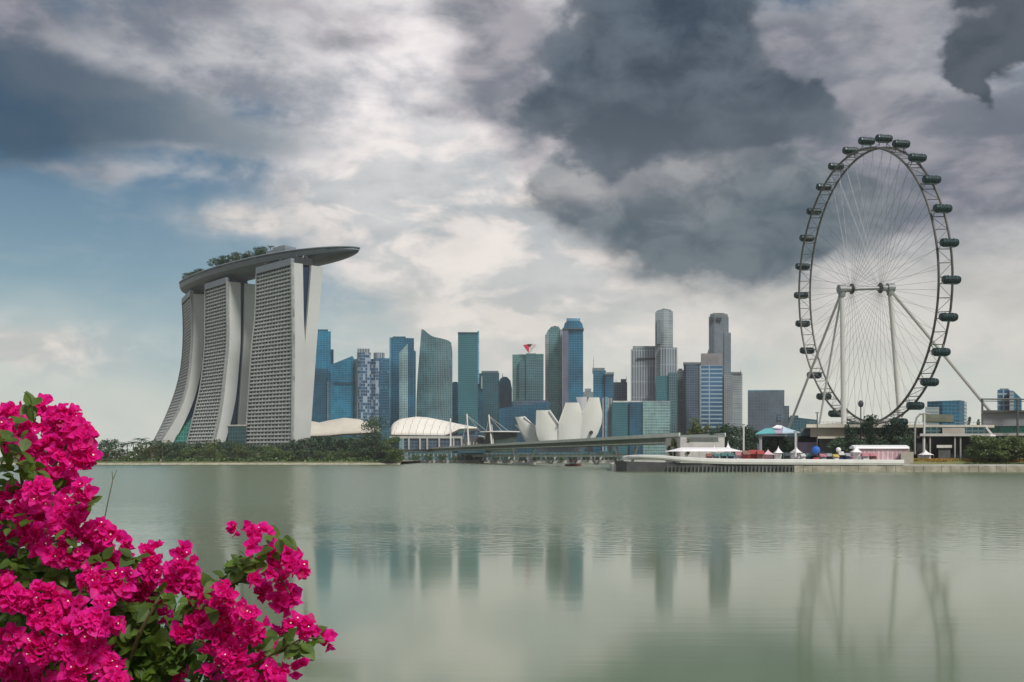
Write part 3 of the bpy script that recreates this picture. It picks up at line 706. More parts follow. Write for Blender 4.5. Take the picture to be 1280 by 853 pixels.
t = bld('office_tower', 'dark green reflecting block in front of the two-step tower', 832, 1930); blk(t, 'body', [(820, 0), (837, 0)], 470, 1940, 30, 'teal'); blk(t, 'right_wing', [(836, 0), (846.8, 0)], 466, 1935, 30, 'greengrid')
t = bld('office_tower', 'narrow plain grey slab behind the two-step tower', 850, 2080); blk(t, 'body', [(846, 0), (855, 0)], 463, 2080, 35, 'greypale'); rooftop(t, 848, 853, 463, 461, 2080)
t = bld('office_tower', 'dark slate tower with a flat pale rim', 865, 2020); blk(t, 'body', [(854.5, 5), (858, 0), (875.5, 3)], 455, 2020, 35, 'slate'); blk(t, 'roof_rim', [(854, 3), (876, 3)], 453, 2018, 38, 'grey', bot=455.4)
t = bld('office_tower', 'blue tower ringed with level white stripes under a brown top', 889, 1900)
blk(t, 'body', [(876, 0), (903, 0)], 457, 1900, 40, 'stripe'); blk(t, 'top_floors', [(876.3, 0), (903, 0)], 442, 1908, 30, 'brown', bot=457.2); blk(t, 'white_edge', [(874.6, 0), (876.6, 0)], 457, 1897, 10, 'greypale')
t = bld('bank_tower', 'tall grey tower with stepped sides and a round-topped crown', 898, 2000)
blk(t, 'body', [(886, 6), (893, 0), (910.5, 5)], 396, 2000, 35, 'greydk'); blk(t, 'right_step', [(905, 0), (913.3, 4)], 416, 2002, 30, 'greydk'); blk(t, 'lower_step', [(905, 0), (915.3, 4)], 468, 1999, 30, 'grey'); blk(t, 'crown', [(887.5, 4), (893, 0), (904, 0), (909.5, 4)], [393, 391.5, 391.5, 393], 2004, 26, 'grey', bot=396.4)
blk(t, 'crown_slot', [(887.5, 0), (893, 0)], 397, 1997, 3, 'dark', bot=401); blk(t, 'crown_slot', [(896, 0), (902, 0)], 397, 1997, 3, 'dark', bot=401); outline_block(t, 'left_step', [(884, 573), (884, 442), (886, 436), (887, 425), (888, 573)], 2002, 20, 'greydk')
t = bld('office_tower', 'pale grey slab with a mast, last of the tall towers', 921, 2040); blk(t, 'body', [(912.5, 0), (928, 0)], 467, 2040, 35, 'greypale'); blk(t, 'roof_slab', [(912.5, 0), (927, 0)], 465, 2038, 36, 'grey', bot=467.4); antenna(t, 926, 466, 462.5, 2040)
t = bld('office_block', 'plain slate-blue block standing apart left of the wheel', 958, 1700); blk(t, 'body', [(935, 0), (980.5, 0)], [489, 488], 1700, 60, 'slateblk'); blk(t, 'right_step', [(979, 0), (986.5, 0)], 507.5, 1706, 40, 'slateblk'); blk(t, 'roof_edge', [(935, 0), (980.5, 0)], 487.6, 1703, 50, 'bluelt', bot=489); blk(t, 'window_patch', [(971.5, 0), (976.5, 0)], 518, 1698.6, 3, 'slate', bot=526)
t = bld('office_block', 'low long blue-green building seen under the wheel\'s left struts', 1005, 1500); blk(t, 'body', [(985, 0), (1022, 0)], [521, 525], 1500, 50, 'tealdk'); rooftop(t, 988, 998, 522, 519.5, 1500, 'tealdk')
t = bld('office_block', 'wide blue glass block with a curved right end, right of the wheel', 1185, 1300)
blk(t, 'body', [(1159, 14), (1178, 0), (1200, 2), (1205.5, 10)], [502, 501.5, 500.5, 501.5], 1300, 50, 'navy'); blk(t, 'pale_annex', [(1157, 0), (1174, 0)], 509, 1285, 12, 'greypale', bot=560)
t = bld('office_tower', 'blue ribbed tower at the far right edge with a flat top', 1254, 1400); blk(t, 'body', [(1247, 0), (1262, 0)], 487.5, 1400, 40, 'stripe'); rooftop(t, 1250, 1261, 487.5, 485.8, 1400)
t = bld('office_tower', 'blue tower at the far right edge with a steeply slanted roof', 1270, 1390); outline_block(t, 'body', [(1262, 560), (1262, 488), (1267, 489), (1277, 498.5), (1277.5, 560)], 1390, 40, 'navy'); blk(t, 'pale_face', [(1262, 0), (1267.5, 0)], [488, 490], 1387, 10, 'greypale')
# ------------------------------------------------------------------ trees
def leaf_ball(mb, r, c, rad, n_, size, flat=0.0):
    for _ in range(n_):
        while True:
            p = Vector((r.uniform(-1, 1), r.uniform(-1, 1), r.uniform(-1, 1)))
            if 0.25 < p.length < 1: break
        q = Vector((c[0]+p.x*rad[0], c[1]+p.y*rad[1], c[2]+p.z*rad[2]))
        a = Vector((r.gauss(0, 1), r.gauss(0, 1), r.gauss(0, 0.7))).normalized(); b_ = a.cross(Vector((r.gauss(0, 1), r.gauss(0, 1), r.gauss(0, 1)))).normalized()
        s_ = size*r.uniform(0.6, 1.3)
        mb.add([q-a*s_, q-b_*s_*0.55, q+a*s_, q+b_*s_*0.55], [(0, 1, 2, 3)])
def crown_mesh(seed, H_, W_, clumps, per, size, base=0.3):
    r = random.Random(seed); mb = MB()
    tips = []
    for i in range(clumps):
        a = r.uniform(0, 2*math.pi); rr = math.sqrt(r.random()); zz = r.uniform(base, 0.93)
        env = math.sin(math.pi*min(1, (zz-base*0.6)/(1.02-base*0.6)))**0.6
        c_ = (math.cos(a)*rr*W_*0.42*env, math.sin(a)*rr*W_*0.42*env, zz*H_)
        k = r.uniform(0.11, 0.19)
        leaf_ball(mb, r, c_, (W_*k, W_*k, H_*k*0.75), per, size); tips.append(c_)
    return mb, tips
def make_tree(name, label, seed, H_, W_, clumps, per, size, lm, base=0.3, loc=(0, 0, 0), group=None):
    t = thing(name, label, 'tree', (0, 0, 0), group)
    cm, tips = crown_mesh(seed, H_, W_, clumps, per, size, base); cm.build('crown', M[lm], t)
    r = random.Random(seed+5); tk = MB()
    hh = H_*0.55; w0 = H_*0.028
    tk.tube([(0, 0, -0.6), (0.1*w0, 0, hh*0.4), (r.uniform(-.3, .3)*w0*4, r.uniform(-.3, .3)*w0*4, hh)], [w0*1.3, w0, w0*0.5], 7)
    for c_ in tips[::max(1, len(tips)//7)]:
        tk.tube([(0, 0, hh*r.uniform(0.45, 0.8)), (c_[0]*0.5, c_[1]*0.5, c_[2]*0.8), c_], [w0*0.5, w0*0.35, w0*0.12], 5)
    tk.build('trunk', M['bark'], t)
    t.location = loc
    return t
def make_palm(label, seed, H_, group=None, fr=17):
    r = random.Random(seed); t = thing('palm_tree', label, 'palm', (0, 0, 0), group); mb = MB()
    tp = Vector((r.uniform(-1, 1)*H_*0.05, 0, H_*0.82))
    for i in range(fr):
        a = 2*math.pi*i/fr+r.uniform(-.2, .2); up = r.uniform(-0.2, 1.0); L = H_*0.30*r.uniform(0.85, 1.1); rows = []
        dx_, dy_ = math.cos(a), math.sin(a); pr = None
        for k in range(7):
            u = k/6; x = L*u; z = up*L*u*0.8-L*0.62*u*u
            p = tp+Vector((dx_*x, dy_*x, z))
            if k:
                wdt = H_*0.055*(1-u*0.75)*(0.6 if k == 1 else 1)
                for s_ in (-1, 1):
                    e = p+Vector((-dy_*s_*wdt, dx_*s_*wdt, -wdt*0.7)); mb.add([pr, p, e, pr.lerp(e, 0.6)], [(0, 1, 2, 3)])
            pr = p
    mb.build('crown', M['leafd'], t)
    tk = MB(); tk.tube([(0, 0, -0.5), (tp.x*0.3, 0, H_*0.4), tp], [H_*0.022, H_*0.015, H_*0.012], 6); tk.build('trunk', M['bark'], t)
    return t
ORD = ['first', 'second', 'third', 'fourth', 'fifth', 'sixth', 'seventh', 'eighth', 'ninth', 'tenth', 'eleventh', 'twelfth', 'thirteenth', 'fourteenth', 'fifteenth', 'sixteenth', 'seventeenth', 'eighteenth', 'nineteenth', 'twentieth',
       'twenty-first', 'twenty-second', 'twenty-third', 'twenty-fourth', 'twenty-fifth', 'twenty-sixth', 'twenty-seventh', 'twenty-eighth', 'twenty-ninth', 'thirtieth', 'thirty-first', 'thirty-second', 'thirty-third', 'thirty-fourth', 'thirty-fifth', 'thirty-sixth', 'thirty-seventh', 'thirty-eighth', 'thirty-ninth', 'fortieth']
protos = [make_tree('broadleaf_tree', 'x', 11, 10, 11, 26, 42, 0.42, 'leaf', 0.22), make_tree('broadleaf_tree', 'x', 12, 10, 12, 26, 42, 0.42, 'leafd', 0.22),
          make_tree('broadleaf_tree', 'x', 13, 10, 10, 24, 42, 0.42, 'leafy', 0.2), make_tree('broadleaf_tree', 'x', 14, 10, 13, 28, 42, 0.42, 'leafd', 0.3)]
palms = [make_palm('x', 21, 10), make_palm('x', 22, 10), make_palm('x', 23, 10)]
used = set()
def place(proto, loc, h, rz, label, group, sx=1.0):
    k = h/10.0
    if proto.name not in used:
        used.add(proto.name); proto.location = loc; proto.rotation_euler = (0, 0, rz); proto.scale = (k*sx, k*sx, k); proto['label'] = label; proto['group'] = group; return proto
    return dup(proto, loc, rz, (k*sx, k*sx, k), label, group)
r = random.Random(3)
topline = [(60, 549), (120, 549), (200, 551), (235, 553), (262, 550), (290, 552), (330, 556), (360, 553), (390, 546), (420, 545), (450, 547), (500, 560)]
def where(px):
    for a, s_ in ((200, 'on the bare shore left of the hotel'), (245, 'below the left hotel tower'), (300, 'below the middle hotel tower'), (392, 'below the right hotel tower'), (455, 'below the beige shell roof')):
        if px < a: return s_
    return 'beside the white shell roof'
cnt = {}
def olab(kind, px):
    w_ = where(px); k = (kind, w_); cnt[k] = cnt.get(k, 0)+1
    return '%s %s from the left %s' % (ORD[cnt[k]-1], kind, w_)
# back row of taller broadleaf trees
px = 30
while px < 500:
    if not (55 < px < 205 and r.random() < 0.5):
        Y = 1006+r.uniform(-6, 10); ty = interp(topline, px)+r.uniform(-1.0, 1.6)
        h = Z_(ty, Y)-2.8; i = r.choice([0, 1, 1, 3, 2]) if px > 150 else 1
        place(protos[i], (X_(px, Y), Y, 2.8), h, r.uniform(0, 6.28), olab('tall broadleaf tree', px), 'tall trees along the left shore', 1.1 if i != 3 else 1.35)
    px += r.uniform(9.5, 13)
# front row of lower brighter trees
px = 22
while px < 500:
    Y = 984+r.uniform(-5, 5); ty = 560+r.uniform(-2.5, 5)
    place(protos[r.choice([0, 2, 2, 0, 1, 2])], (X_(px, Y), Y, 2.7), Z_(ty, Y)-2.7, r.uniform(0, 6.28), olab('low round tree', px), 'low trees in front of the left shore row', 1.25)
    px += r.uniform(10.5, 14.5)
# palms left of the hotel
for px, ty in ((118, 551), (127, 552), (136, 550), (144, 549), (152, 551), (160, 549.5), (168, 548), (175, 543), (182, 549), (189, 550), (196, 546), (203, 551), (320, 559), (374, 560)):
    Y = 975+r.uniform(-4, 6); place(palms[r.randrange(3)], (X_(px, Y), Y, 2.6), Z_(ty, Y)-2.6, r.uniform(0, 6.28), olab('palm', px), 'palms along the left shore', 1.2)
# the tall tree by the shell roof, and the dense green one beside it
t = make_tree('broadleaf_tree', 'tall open-crowned tree overlapping the white shell roof', 41, Z_(520, 985)-2.7, 34, 44, 60, 0.8, 'leafd', 0.35, (X_(470, 985), 985, 2.7))
t = make_tree('broadleaf_tree', 'dense bright green tree at the end of the left shore', 42, Z_(546, 972)-2.6, 24, 40, 60, 0.8, 'leaf', 0.1, (X_(491, 972), 972, 2.6))
t = make_tree('broadleaf_tree', 'broad dark tree filling the shore under the tall open tree', 43, Z_(543, 990)-2.6, 38, 44, 60, 0.85, 'leafd', 0.1, (X_(462, 990), 990, 2.6))
# undergrowth below the trees: a mass nobody could count
mb = MB(); r2 = random.Random(9)
for i in range(6500):
    px = r2.uniform(-30, 503); Y = 969+r2.uniform(0, 45); h = 2.2+r2.random()*5.5*(0.5+0.5*math.sin(px*0.21)*math.sin(px*0.057)+0.2)
    q = Vector((X_(px, Y), Y, h+0.4)); a = Vector((r2.gauss(0, 1), r2.gauss(0, 1), r2.gauss(0, .7))).normalized(); b_ = a.cross(Vector((r2.gauss(0, 1), r2.gauss(0, 1), 1))).normalized(); s_ = r2.uniform(0.7, 1.6)
    mb.add([q-a*s_, q-b_*s_*0.7, q+a*s_, q+b_*s_*0.7], [(0, 1, 2, 3)])
struct(tag(mb.build('undergrowth', M['leaf']), 'dark shrubs filling the shore under the trees', 'shrubs', kind='stuff'), 'stuff')

# roof garden trees on the hotel deck
k = 0
for i in range(30):
    t_ = 0.03+0.585*i/29
    if 0.24 < t_ < 0.335 and i % 2: continue
    p, a = deck_at(t_, (4 if t_ < .08 else 8)+4*math.sin(i*2.1)); h = (8.5 if t_ < 0.1 else 11 if t_ < 0.24 else 8.5 if t_ < 0.33 else 13.5)*r.uniform(0.8, 1.15)
    lab = '%s rooftop tree from the left end of the hotel\'s boat-shaped deck' % ORD[k]; k += 1
    if i % 4 == 1: place(palms[i % 3], (p.x, p.y, p.z), h*1.1, r.uniform(0, 6), lab, 'trees on the hotel roof deck', 1.2)
    else: place(protos[(1, 3, 0)[i % 3]], (p.x, p.y, p.z), h, r.uniform(0, 6), lab, 'trees on the hotel roof deck', 1.15)

# ------------------------------------------------------------------ shell roofs beside the hotel
M['shell'] = mat('shell_cladding', (0.80, 0.76, 0.69), 0.6, var=0.1, vscale=0.05); M['shell2'] = mat('beige_shell', (0.58, 0.54, 0.46), 0.7, var=0.12, vscale=0.05)
def shell(name, label, top, bot, Y, depth, nrib, mt):
    x0, x1 = top[0][0], top[-1][0]
    t = thing(name, label, 'building', (X_((x0+x1)/2, Y), Y, 3))
    N_ = 48; rows = []
    for i in range(N_+1):
        px = x0+(x1-x0)*i/N_; zt = Z_(interp(top, px), Y+depth*0.5); zb = Z_(interp(bot, px), Y)
        row = []
        for k in range(10):
            u = k/9; yy = Y+depth*0.5*u
            row.append((X_(px, yy), yy, zb+(zt-zb)*math.sin(u*math.pi/2)**0.85))
        row += [(X_(px, Y+depth), Y+depth, zb)]
        rows.append(row)
    mb = MB(); mb.grid(rows); o = mb.build('roof_shell', mt, t, smooth=True)
    md_ = o.modifiers.new('s', 'SOLIDIFY'); md_.thickness = 1.2; md_.offset = -1
    return t, rows
t, rows = shell('exhibition_hall', 'ribbed white shell roof over a glass hall by the bridge', [(489, 536), (492, 530), (500, 525), (520, 522), (535, 523), (555, 527), (575, 531.5), (596, 535.5)], [(489, 544), (520, 544.6), (556, 545), (566, 541), (575, 536.5), (596, 536)], 1450, 90, 10, M['shell'])
rb = MB()
for i in range(2, 44, 4):
    for j in range(9):
        # diagonal raised seams across the shell
        a0 = rows[min(48, i+int(j*0.55))][j]; a1 = rows[min(48, i+int((j+1)*0.55))][j+1]
        rb.tube([(a0[0], a0[1]-0.8, a0[2]+0.7), (a1[0], a1[1]-0.8, a1[2]+0.7)], 0.55, 4)
rb.build('roof_ribs', mat('rib_beige_grey', (0.42, 0.38, 0.32), 0.7), t)  # ribs in a beige-grey darker than the shell cladding
blk(t, 'glass_wall', [(505, 0), (600, 0)], 545, 1448, 60, 'slate', bot=562); blk(t, 'eaves_band', [(487, 0), (578, 0)], 545.4, 1446, 10, 'palecon', bot=548.2)
for px in (510, 524, 533, 548, 566, 576):
    blk(t, 'wall_column', [(px, 0), (px+2, 0)], 548, 1444, 2, 'palecon', bot=562)
blk(t, 'gable_glass', [(558, 0), (598, 0)], [546, 537], 1456, 50, 'slate', bot=550)
t, rows = shell('exhibition_hall', 'plain beige shell roof just right of the hotel', [(384, 528), (392, 528), (399, 529.5), (410, 527), (430, 523.5), (447, 525), (462, 529), (475, 536)], [(384, 546), (410, 545), (430, 543), (475, 541)], 1400, 90, 8, M['shell2'])
blk(t, 'glass_wall', [(386, 0), (476, 0)], 546, 1402, 60, 'tealdk')
# small arched canopy and dome roofs by the bridge
t = thing('event_pavilion', 'low arched dark pavilion with a white sloping roof behind the bridge', 'pavilion', (X_(590, 1380), 1380, 3))
mb = MB(); rows = []
for i in range(17):
    a = math.pi*i/16; px = 590-12*math.cos(a); z = Z_(557, 1380)+(Z_(546, 1380)-Z_(557, 1380))*math.sin(a); rows.append([(X_(px, 1380), 1380, z), (X_(px+16, 1420), 1420, z*0.99)])
mb.grid(rows); mb.add([r_[0] for r_ in rows], [tuple(range(17))]); mb.build('vault', M['dsteel'], t)
mb = MB(); rows = [[pt(598+i*2.6, 545.5+0.12*i*i, 1372+j*14)+Vector((0, 0, 0)) for j in range(3)] for i in range(8)]
mb.grid([[Vector((v.x, v.y, v.z)) for v in r_] for r_ in rows]); o = mb.build('sloping_roof', M['offwhite'], t); o.modifiers.new('s', 'SOLIDIFY').thickness = 1
mb = MB()
for i in range(6): mb.tube([pt(580+i*4, 556-4*math.sin(math.pi*(i+.5)/6), 1371), pt(580+i*4, 562, 1371)], 0.5, 5)
mb.build('posts', M['offwhite'], t)
t = thing('event_pavilion', 'flat white disc roof over a green terrace between the two masts', 'pavilion', (X_(622, 1340), 1340, 3))
mb = MB(); rows = []
for k, s_ in ((0, 1.0), (1, 0.97), (2, 0.0)):
    rows.append([(X_(626, 1340)+27*s_*math.cos(a*math.pi/12), 1345+20*s_*math.sin(a*math.pi/12), Z_(540.5, 1340)+(0, 1.2, 2.0)[k]) for a in range(24)])
mb.grid(rows, closed=True); mb.build('disc_roof', M['offwhite'], t)
mb = MB(); mb.prism([(X_(626, 1340)+21*math.cos(a*math.pi/12), 1345+12*math.sin(a*math.pi/12)) for a in range(24)], 3, Z_(541, 1340)); mb.build('drum', mat('terrace_green', (0.05, 0.085, 0.07), 0.8, var=0.4, vscale=0.1), t)
# white masts with stay cables
for i, (px, ty, Y, lean, lab) in enumerate(((583.5, 517.5, 1330, 2.5, 'tall white cable mast left of the museum, left one of the pair'), (611, 518.5, 1330, 4, 'tall white cable mast left of the museum, right one of the pair'), (563, 523, 1400, 0.3, 'short white mast in front of the ribbed shell roof'))):
    t = thing('cable_mast', lab, 'mast', (X_(px+lean, Y), Y, 3), 'white cable masts')
    mb = MB(); mb.tube([pt(px+lean, 560, Y), pt(px, ty, Y)], [1.3, 0.9], 7); mb.build('pole', M['white'], t)
    if i < 2:
        mb = MB()
        if i == 1: mb.tube([pt(px+6, 560, Y+3), pt(px+3.5, 531, Y+3)], [1.0, 0.8], 6)
        for dx_ in (18, 27): mb.tube([pt(px+.5, ty+2, Y), pt(px+dx_, 541, Y+10)], 0.3, 4)
        mb.tube([pt(px+.5, ty+2, Y), pt(px-5, 549, Y+6)], 0.3, 4)
        mb.build('stay_cables', M['offwhite'], t)

# ------------------------------------------------------------------ museum shaped like an open hand
museum = thing('lotus_museum', 'white museum of upright petals like an open hand', 'museum', (X_(700, 1260), 1250, 2.8))
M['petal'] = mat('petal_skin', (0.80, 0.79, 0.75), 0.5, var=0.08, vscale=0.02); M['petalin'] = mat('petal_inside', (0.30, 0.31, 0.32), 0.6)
def petal(pts_out, Yb, Yt, thick, mt='petal', split=None):
    """pts: left edge and right edge traced from foot to tip; petal leans from Yb at the foot to Yt at the tip"""
    left, right = pts_out; n_ = len(left); rows = []
    N_ = 9
    for i in range(n_):
        u = i/(n_-1); Y = Yb+(Yt-Yb)*u; row = []
        for k in range(N_):
            w_ = k/(N_-1); x = left[i][0]+(right[i][0]-left[i][0])*w_; y = left[i][1]+(right[i][1]-left[i][1])*w_
            yy = Y-2.5*math.sin(math.pi*w_)*(1-0.5*u); p = pt(x, y, yy); row.append(p)
        for k in range(N_-1, -1, -1):
            w_ = k/(N_-1); x = left[i][0]+(right[i][0]-left[i][0])*w_; y = left[i][1]+(right[i][1]-left[i][1])*w_
            yy = Y+thick*(0.45+0.55*math.sin(math.pi*w_)); p = pt(x, y, yy); row.append(Vector((p.x, p.y, row[N_-1-0].z if False else Z_(y, Y))))
        rows.append(row)
    mb = MB(); mb.grid(rows, closed=True); mb.add(rows[-1], [tuple(range(2*N_))])
    o = mb.build('petal', M[mt], museum, smooth=False); bm_fix(o); return o
def resamp(l, n_=14):
    """points at even steps of height from the foot to the tip"""
    y0, y1 = l[0][1], l[-1][1]; out = []
    for i in range(n_):
        y = y0+(y1-y0)*i/(n_-1)
        for a, b_ in zip(l, l[1:]):
            if a[1] >= y-1e-6 >= b_[1]-2e-6:
                w_ = 0 if a[1] == b_[1] else (a[1]-y)/(a[1]-b_[1]); out.append((a[0]+(b_[0]-a[0])*w_, y)); break
    return out
def P2(l, r_, *a, **k): return petal((resamp(l), resamp(r_)), *a, **k)
P2([(660, 556), (653, 545), (648, 536), (643.5, 531)], [(676, 556), (672, 545), (664, 538), (652, 531)], 1254, 1246, 10)
P2([(668, 556), (657, 547), (650, 537), (644, 521.5)], [(690, 556), (690, 545), (672, 534), (655, 521)], 1240, 1232, 14)
P2([(676, 556), (671, 545), (669.5, 535), (670.3, 513)], [(699, 556), (699, 545), (698.5, 530), (686.5, 513)], 1224, 1217, 18)
P2([(697, 556), (698, 545), (698, 530), (708, 503.5)], [(724, 556), (726, 540), (728, 517), (723.7, 503.5)], 1222, 1214, 20)
P2([(724, 556), (726, 540), (728, 517), (737.5, 497)], [(736, 556), (746, 545), (752, 530), (753, 517), (749, 497)], 1222, 1214, 24)
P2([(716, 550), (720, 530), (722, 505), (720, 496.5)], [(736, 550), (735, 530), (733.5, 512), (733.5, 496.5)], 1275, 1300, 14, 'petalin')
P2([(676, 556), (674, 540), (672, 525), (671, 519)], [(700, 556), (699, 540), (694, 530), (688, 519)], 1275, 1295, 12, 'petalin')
outline_block(museum, 'bowl', [(664, 556), (663, 548), (671, 540), (684, 536), (698, 532), (728, 524), (741, 540), (738, 556)], 1244, 14, 'petal')
M['petaledge'] = mat('petal_edge', (0.84, 0.84, 0.82), 0.45)
for e in ([(686.5, 513, 1216), (698.3, 530, 1219)], [(708, 503.5, 1213), (698.3, 530, 1216)], [(655, 521, 1231), (669.5, 534.5, 1236)], [(737.5, 497, 1213), (728.2, 517, 1217)]):
    mb = MB(); mb.tube([pt(*q)+Vector((0, -1, 0)) for q in e], 0.9, 5); mb.build('petal_rim', M['petaledge'], museum)
mb = MB(); c_ = pt(738.5, 541, 1222); mb.tube([c_+Vector((0, -8, 0)), c_+Vector((0, 4, 0))], 2.2, 10); mb.build('round_window', M['dark'], museum)
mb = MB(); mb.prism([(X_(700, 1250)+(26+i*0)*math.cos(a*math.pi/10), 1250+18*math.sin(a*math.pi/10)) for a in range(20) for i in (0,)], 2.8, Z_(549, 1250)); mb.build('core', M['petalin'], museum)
# ------------------------------------------------------------------ the bridges
DZ = 20.0
A, B = Vector((-215, 1955)), Vector((101.5, 556))
br = thing('road_bridge', 'long grey road bridge crossing low in front of the museum', 'bridge', (10, 920, 0))
def bp_(t): return A.lerp(B, t)
d = (B-A).normalized(); nn = Vector((d.y, -d.x))
def beam(parent, name, o0, o1, z0, z1, mt, t0=0.0, t1=1.0, n_=40):
    mb = MB(); rows = []
    for i in range(n_+1):
        c_ = bp_(t0+(t1-t0)*i/n_); a = c_+nn*o0; b_ = c_+nn*o1
        rows.append([(a.x, a.y, z0), (b_.x, b_.y, z0), (b_.x, b_.y, z1), (a.x, a.y, z1)])
    mb.grid(rows, closed=True); mb.add(rows[0], [(0, 1, 2, 3)]); mb.add(rows[-1], [(3, 2, 1, 0)])
    o = mb.build(name, mt, parent); bm_fix(o); return o
M['brgirder'] = mat('girder_concrete', (0.20, 0.235, 0.215), 0.8, var=0.25, vscale=0.1); M['bredge'] = mat('deck_edge_concrete', (0.62, 0.65, 0.60), 0.7, var=0.2, vscale=0.2)
beam(br, 'deck', -13, 13, DZ-2.4, DZ-1.2, M['brgirder']); 
for s_ in (-1, 1): beam(br, 'parapet', s_*13.0-0.35, s_*13.0+0.35, DZ-2.0, DZ, M['bredge'])
beam(br, 'girder', -9, 9, DZ-5.0, DZ-2.41, M['brgirder'])
beam(br, 'girder_edge', -9.6, -9.05, DZ-5.3, DZ-4.5, M['bredge']); beam(br, 'girder_edge', 9.05, 9.6, DZ-5.3, DZ-4.5, M['bredge'])
M['pier'] = mat('pier_concrete', (0.66, 0.68, 0.64), 0.7, var=0.2, vscale=0.3)
def vpier(px, par=br):
    # find t where the bridge crosses this column
    best = min(range(1001), key=lambda i: abs(640+F*bp_(i/1000).x/bp_(i/1000).y-px)); c_ = bp_(best/1000)
    mb = MB()
    for s_ in (-1, 1):
        k_ = c_.y/920
        mb.tube([(c_.x+4.6*s_*k_, c_.y, 1.2), (c_.x+9.5*s_*k_, c_.y, DZ-5.2)], [0.95, 1.15], 6)
    mb.box((c_.x, c_.y, 0.9), (21*k_, 9, 2.2))
    return mb.build('pier', M['pier'], br)
for px in (548, 655, 782): vpier(px)
mb = MB(); c_ = bp_(1.0); e_ = bp_(0.985)
mb.prism([tuple(c_+nn*12.6), tuple(c_-nn*12.6), tuple(e_-nn*12.6), tuple(e_+nn*12.6)], 2.5, DZ-2.42); mb.build('abutment', M['palecon'], br)
# round column of the span that reaches the land
br2 = thing('foot_bridge', 'pale low footbridge behind the road bridge, under the museum', 'bridge', (X_(700, 1120), 1120, 0))
mb = MB(); rows = []
for i in range(31):
    u = i/30; Y = 1330-430*u; x = X_(500+285*u, Y); z = 8.6
    rows.append([(x, Y, z-1.6), (x+5, Y+5, z-1.6), (x+5, Y+5, z), (x, Y, z)])
mb.grid(rows, closed=True); o = mb.build('deck', M['bredge'], br2); bm_fix(o)
mb = MB(); rows = []
for i in range(31):
    u = i/30; Y = 1330-430*u; x = X_(500+285*u, Y)-0.4; rows.append([(x, Y-.5, 8.7), (x, Y-.5, 9.7)])
mb.grid(rows); mb.build('railing', M['steel'], br2)
for i in range(10):
    u = (i+0.5)/10; Y = 1330-430*u; x = X_(500+285*u, Y)+2.5; mb = MB()
    for e in (-1, 1): mb.tube([(x, Y, -1), (x+5*e, Y+5, 7.1)], [0.9, 1.2], 6)
    mb.build('pier', M['darkcon'] if i % 2 else M['concrete'], br2)
# quay side things below the museum
t = thing('waterfront_promenade', 'long low promenade with dark openings under the museum', 'promenade', (X_(700, 1206), 1206, 0))
blk(t, 'wall', [(512, 0), (770, -30)], [567, 564.5], 1214, 10, 'greengrid', bot=577); blk(t, 'lower_ledge', [(510, 0), (780, -30)], [575.5, 575], 1208, 6, 'palecon', bot=579)
mb = MB()
for i in range(46):
    px = 514+i*5.6; Y = 1206-24*i/46; p = pt(px, 571, Y); mb.box((p.x, p.y-2, 7), (1.6, 1.0, 7))
mb.build('columns', M['concrete'], t)
r3 = random.Random(31)
for i in range(16):
    px = 520+i*16.5; Y = 1199-20*i/16
    place(protos[r3.choice([0, 1, 3])], (X_(px, Y), Y, 2.0), r3.uniform(7, 11), r3.uniform(0, 6), '%s small tree from the left on the quay under the bridges' % ORD[i], 'small trees on the quay under the bridges', 1.3)
# small red boat
Yb = 815; bx = X_(716.5, Yb)
t = thing('motor_boat', 'small red boat moving just in front of the bridge', 'boat', (bx, Yb, 0))
mb = MB(); rows = []
for i in range(9):
    u = i/8; hw = 2.0*math.sin(math.pi*(0.12+0.62*(1-u))) if u < 1 else 0.15; x = bx-6.5+13*u
    rows.append([(x, Yb-hw, 1.4+0.8*u*u), (x, Yb-hw*0.7, -0.2), (x, Yb+hw*0.7, -0.2), (x, Yb+hw, 1.4+0.8*u*u)])
mb.grid(rows, closed=True); mb.add(rows[0], [(0, 1, 2, 3)]); mb.build('hull', mat('brown_hull', (0.18, 0.07, 0.05), 0.5), t)
mb = MB(); mb.box((bx-0.8, Yb, 3.9), (8.5, 3.6, 0.5)); mb.build('canopy', mat('red_canopy', (0.50, 0.05, 0.06), 0.6), t)
mb = MB()
for a in (-4.4, 0, 2.8):
    for s_ in (-1.6, 1.6): mb.tube([(bx+a, Yb+s_, 1.2), (bx+a, Yb+s_, 3.8)], 0.12, 5)
mb.box((bx-1, Yb, 2.2), (5, 2.6, 1.6)); mb.build('cabin', M['offwhite'], t)
# ------------------------------------------------------------------ the observation wheel
yaw, tilt = 0.178, -0.0545
Hc = Vector((192.35, 567.0, 98.6))
un = Vector((math.sin(yaw), -math.cos(yaw), 0)); nx = Vector((math.cos(yaw), math.sin(yaw), 0))
vn = Vector((0, 0, math.cos(tilt)))+nx*math.sin(tilt); an = (nx*math.cos(tilt)-Vector((0, 0, math.sin(tilt)))).normalized()
wheel = thing('observation_wheel', 'giant observation wheel on white columns with dark green capsules round its rim', 'ferris wheel', (Hc.x, Hc.y, 3.6))
def wp(phi, R, ax): return Hc+(un*math.sin(phi)+vn*math.cos(phi))*R+an*ax
M['rim'] = mat('rim_steel', (0.115, 0.11, 0.105), 0.5, metal=0.2, var=0.2, vscale=0.2)
RR = 73.4; AX = 3.6; NR = 112
for s_ in (-1, 1):
    mb = MB(); mb.tube([wp(2*math.pi*i/NR, RR, AX*s_) for i in range(NR)], 0.62, 6, closed=True); mb.build('rim_ring', M['rim'], wheel)
mb = MB()
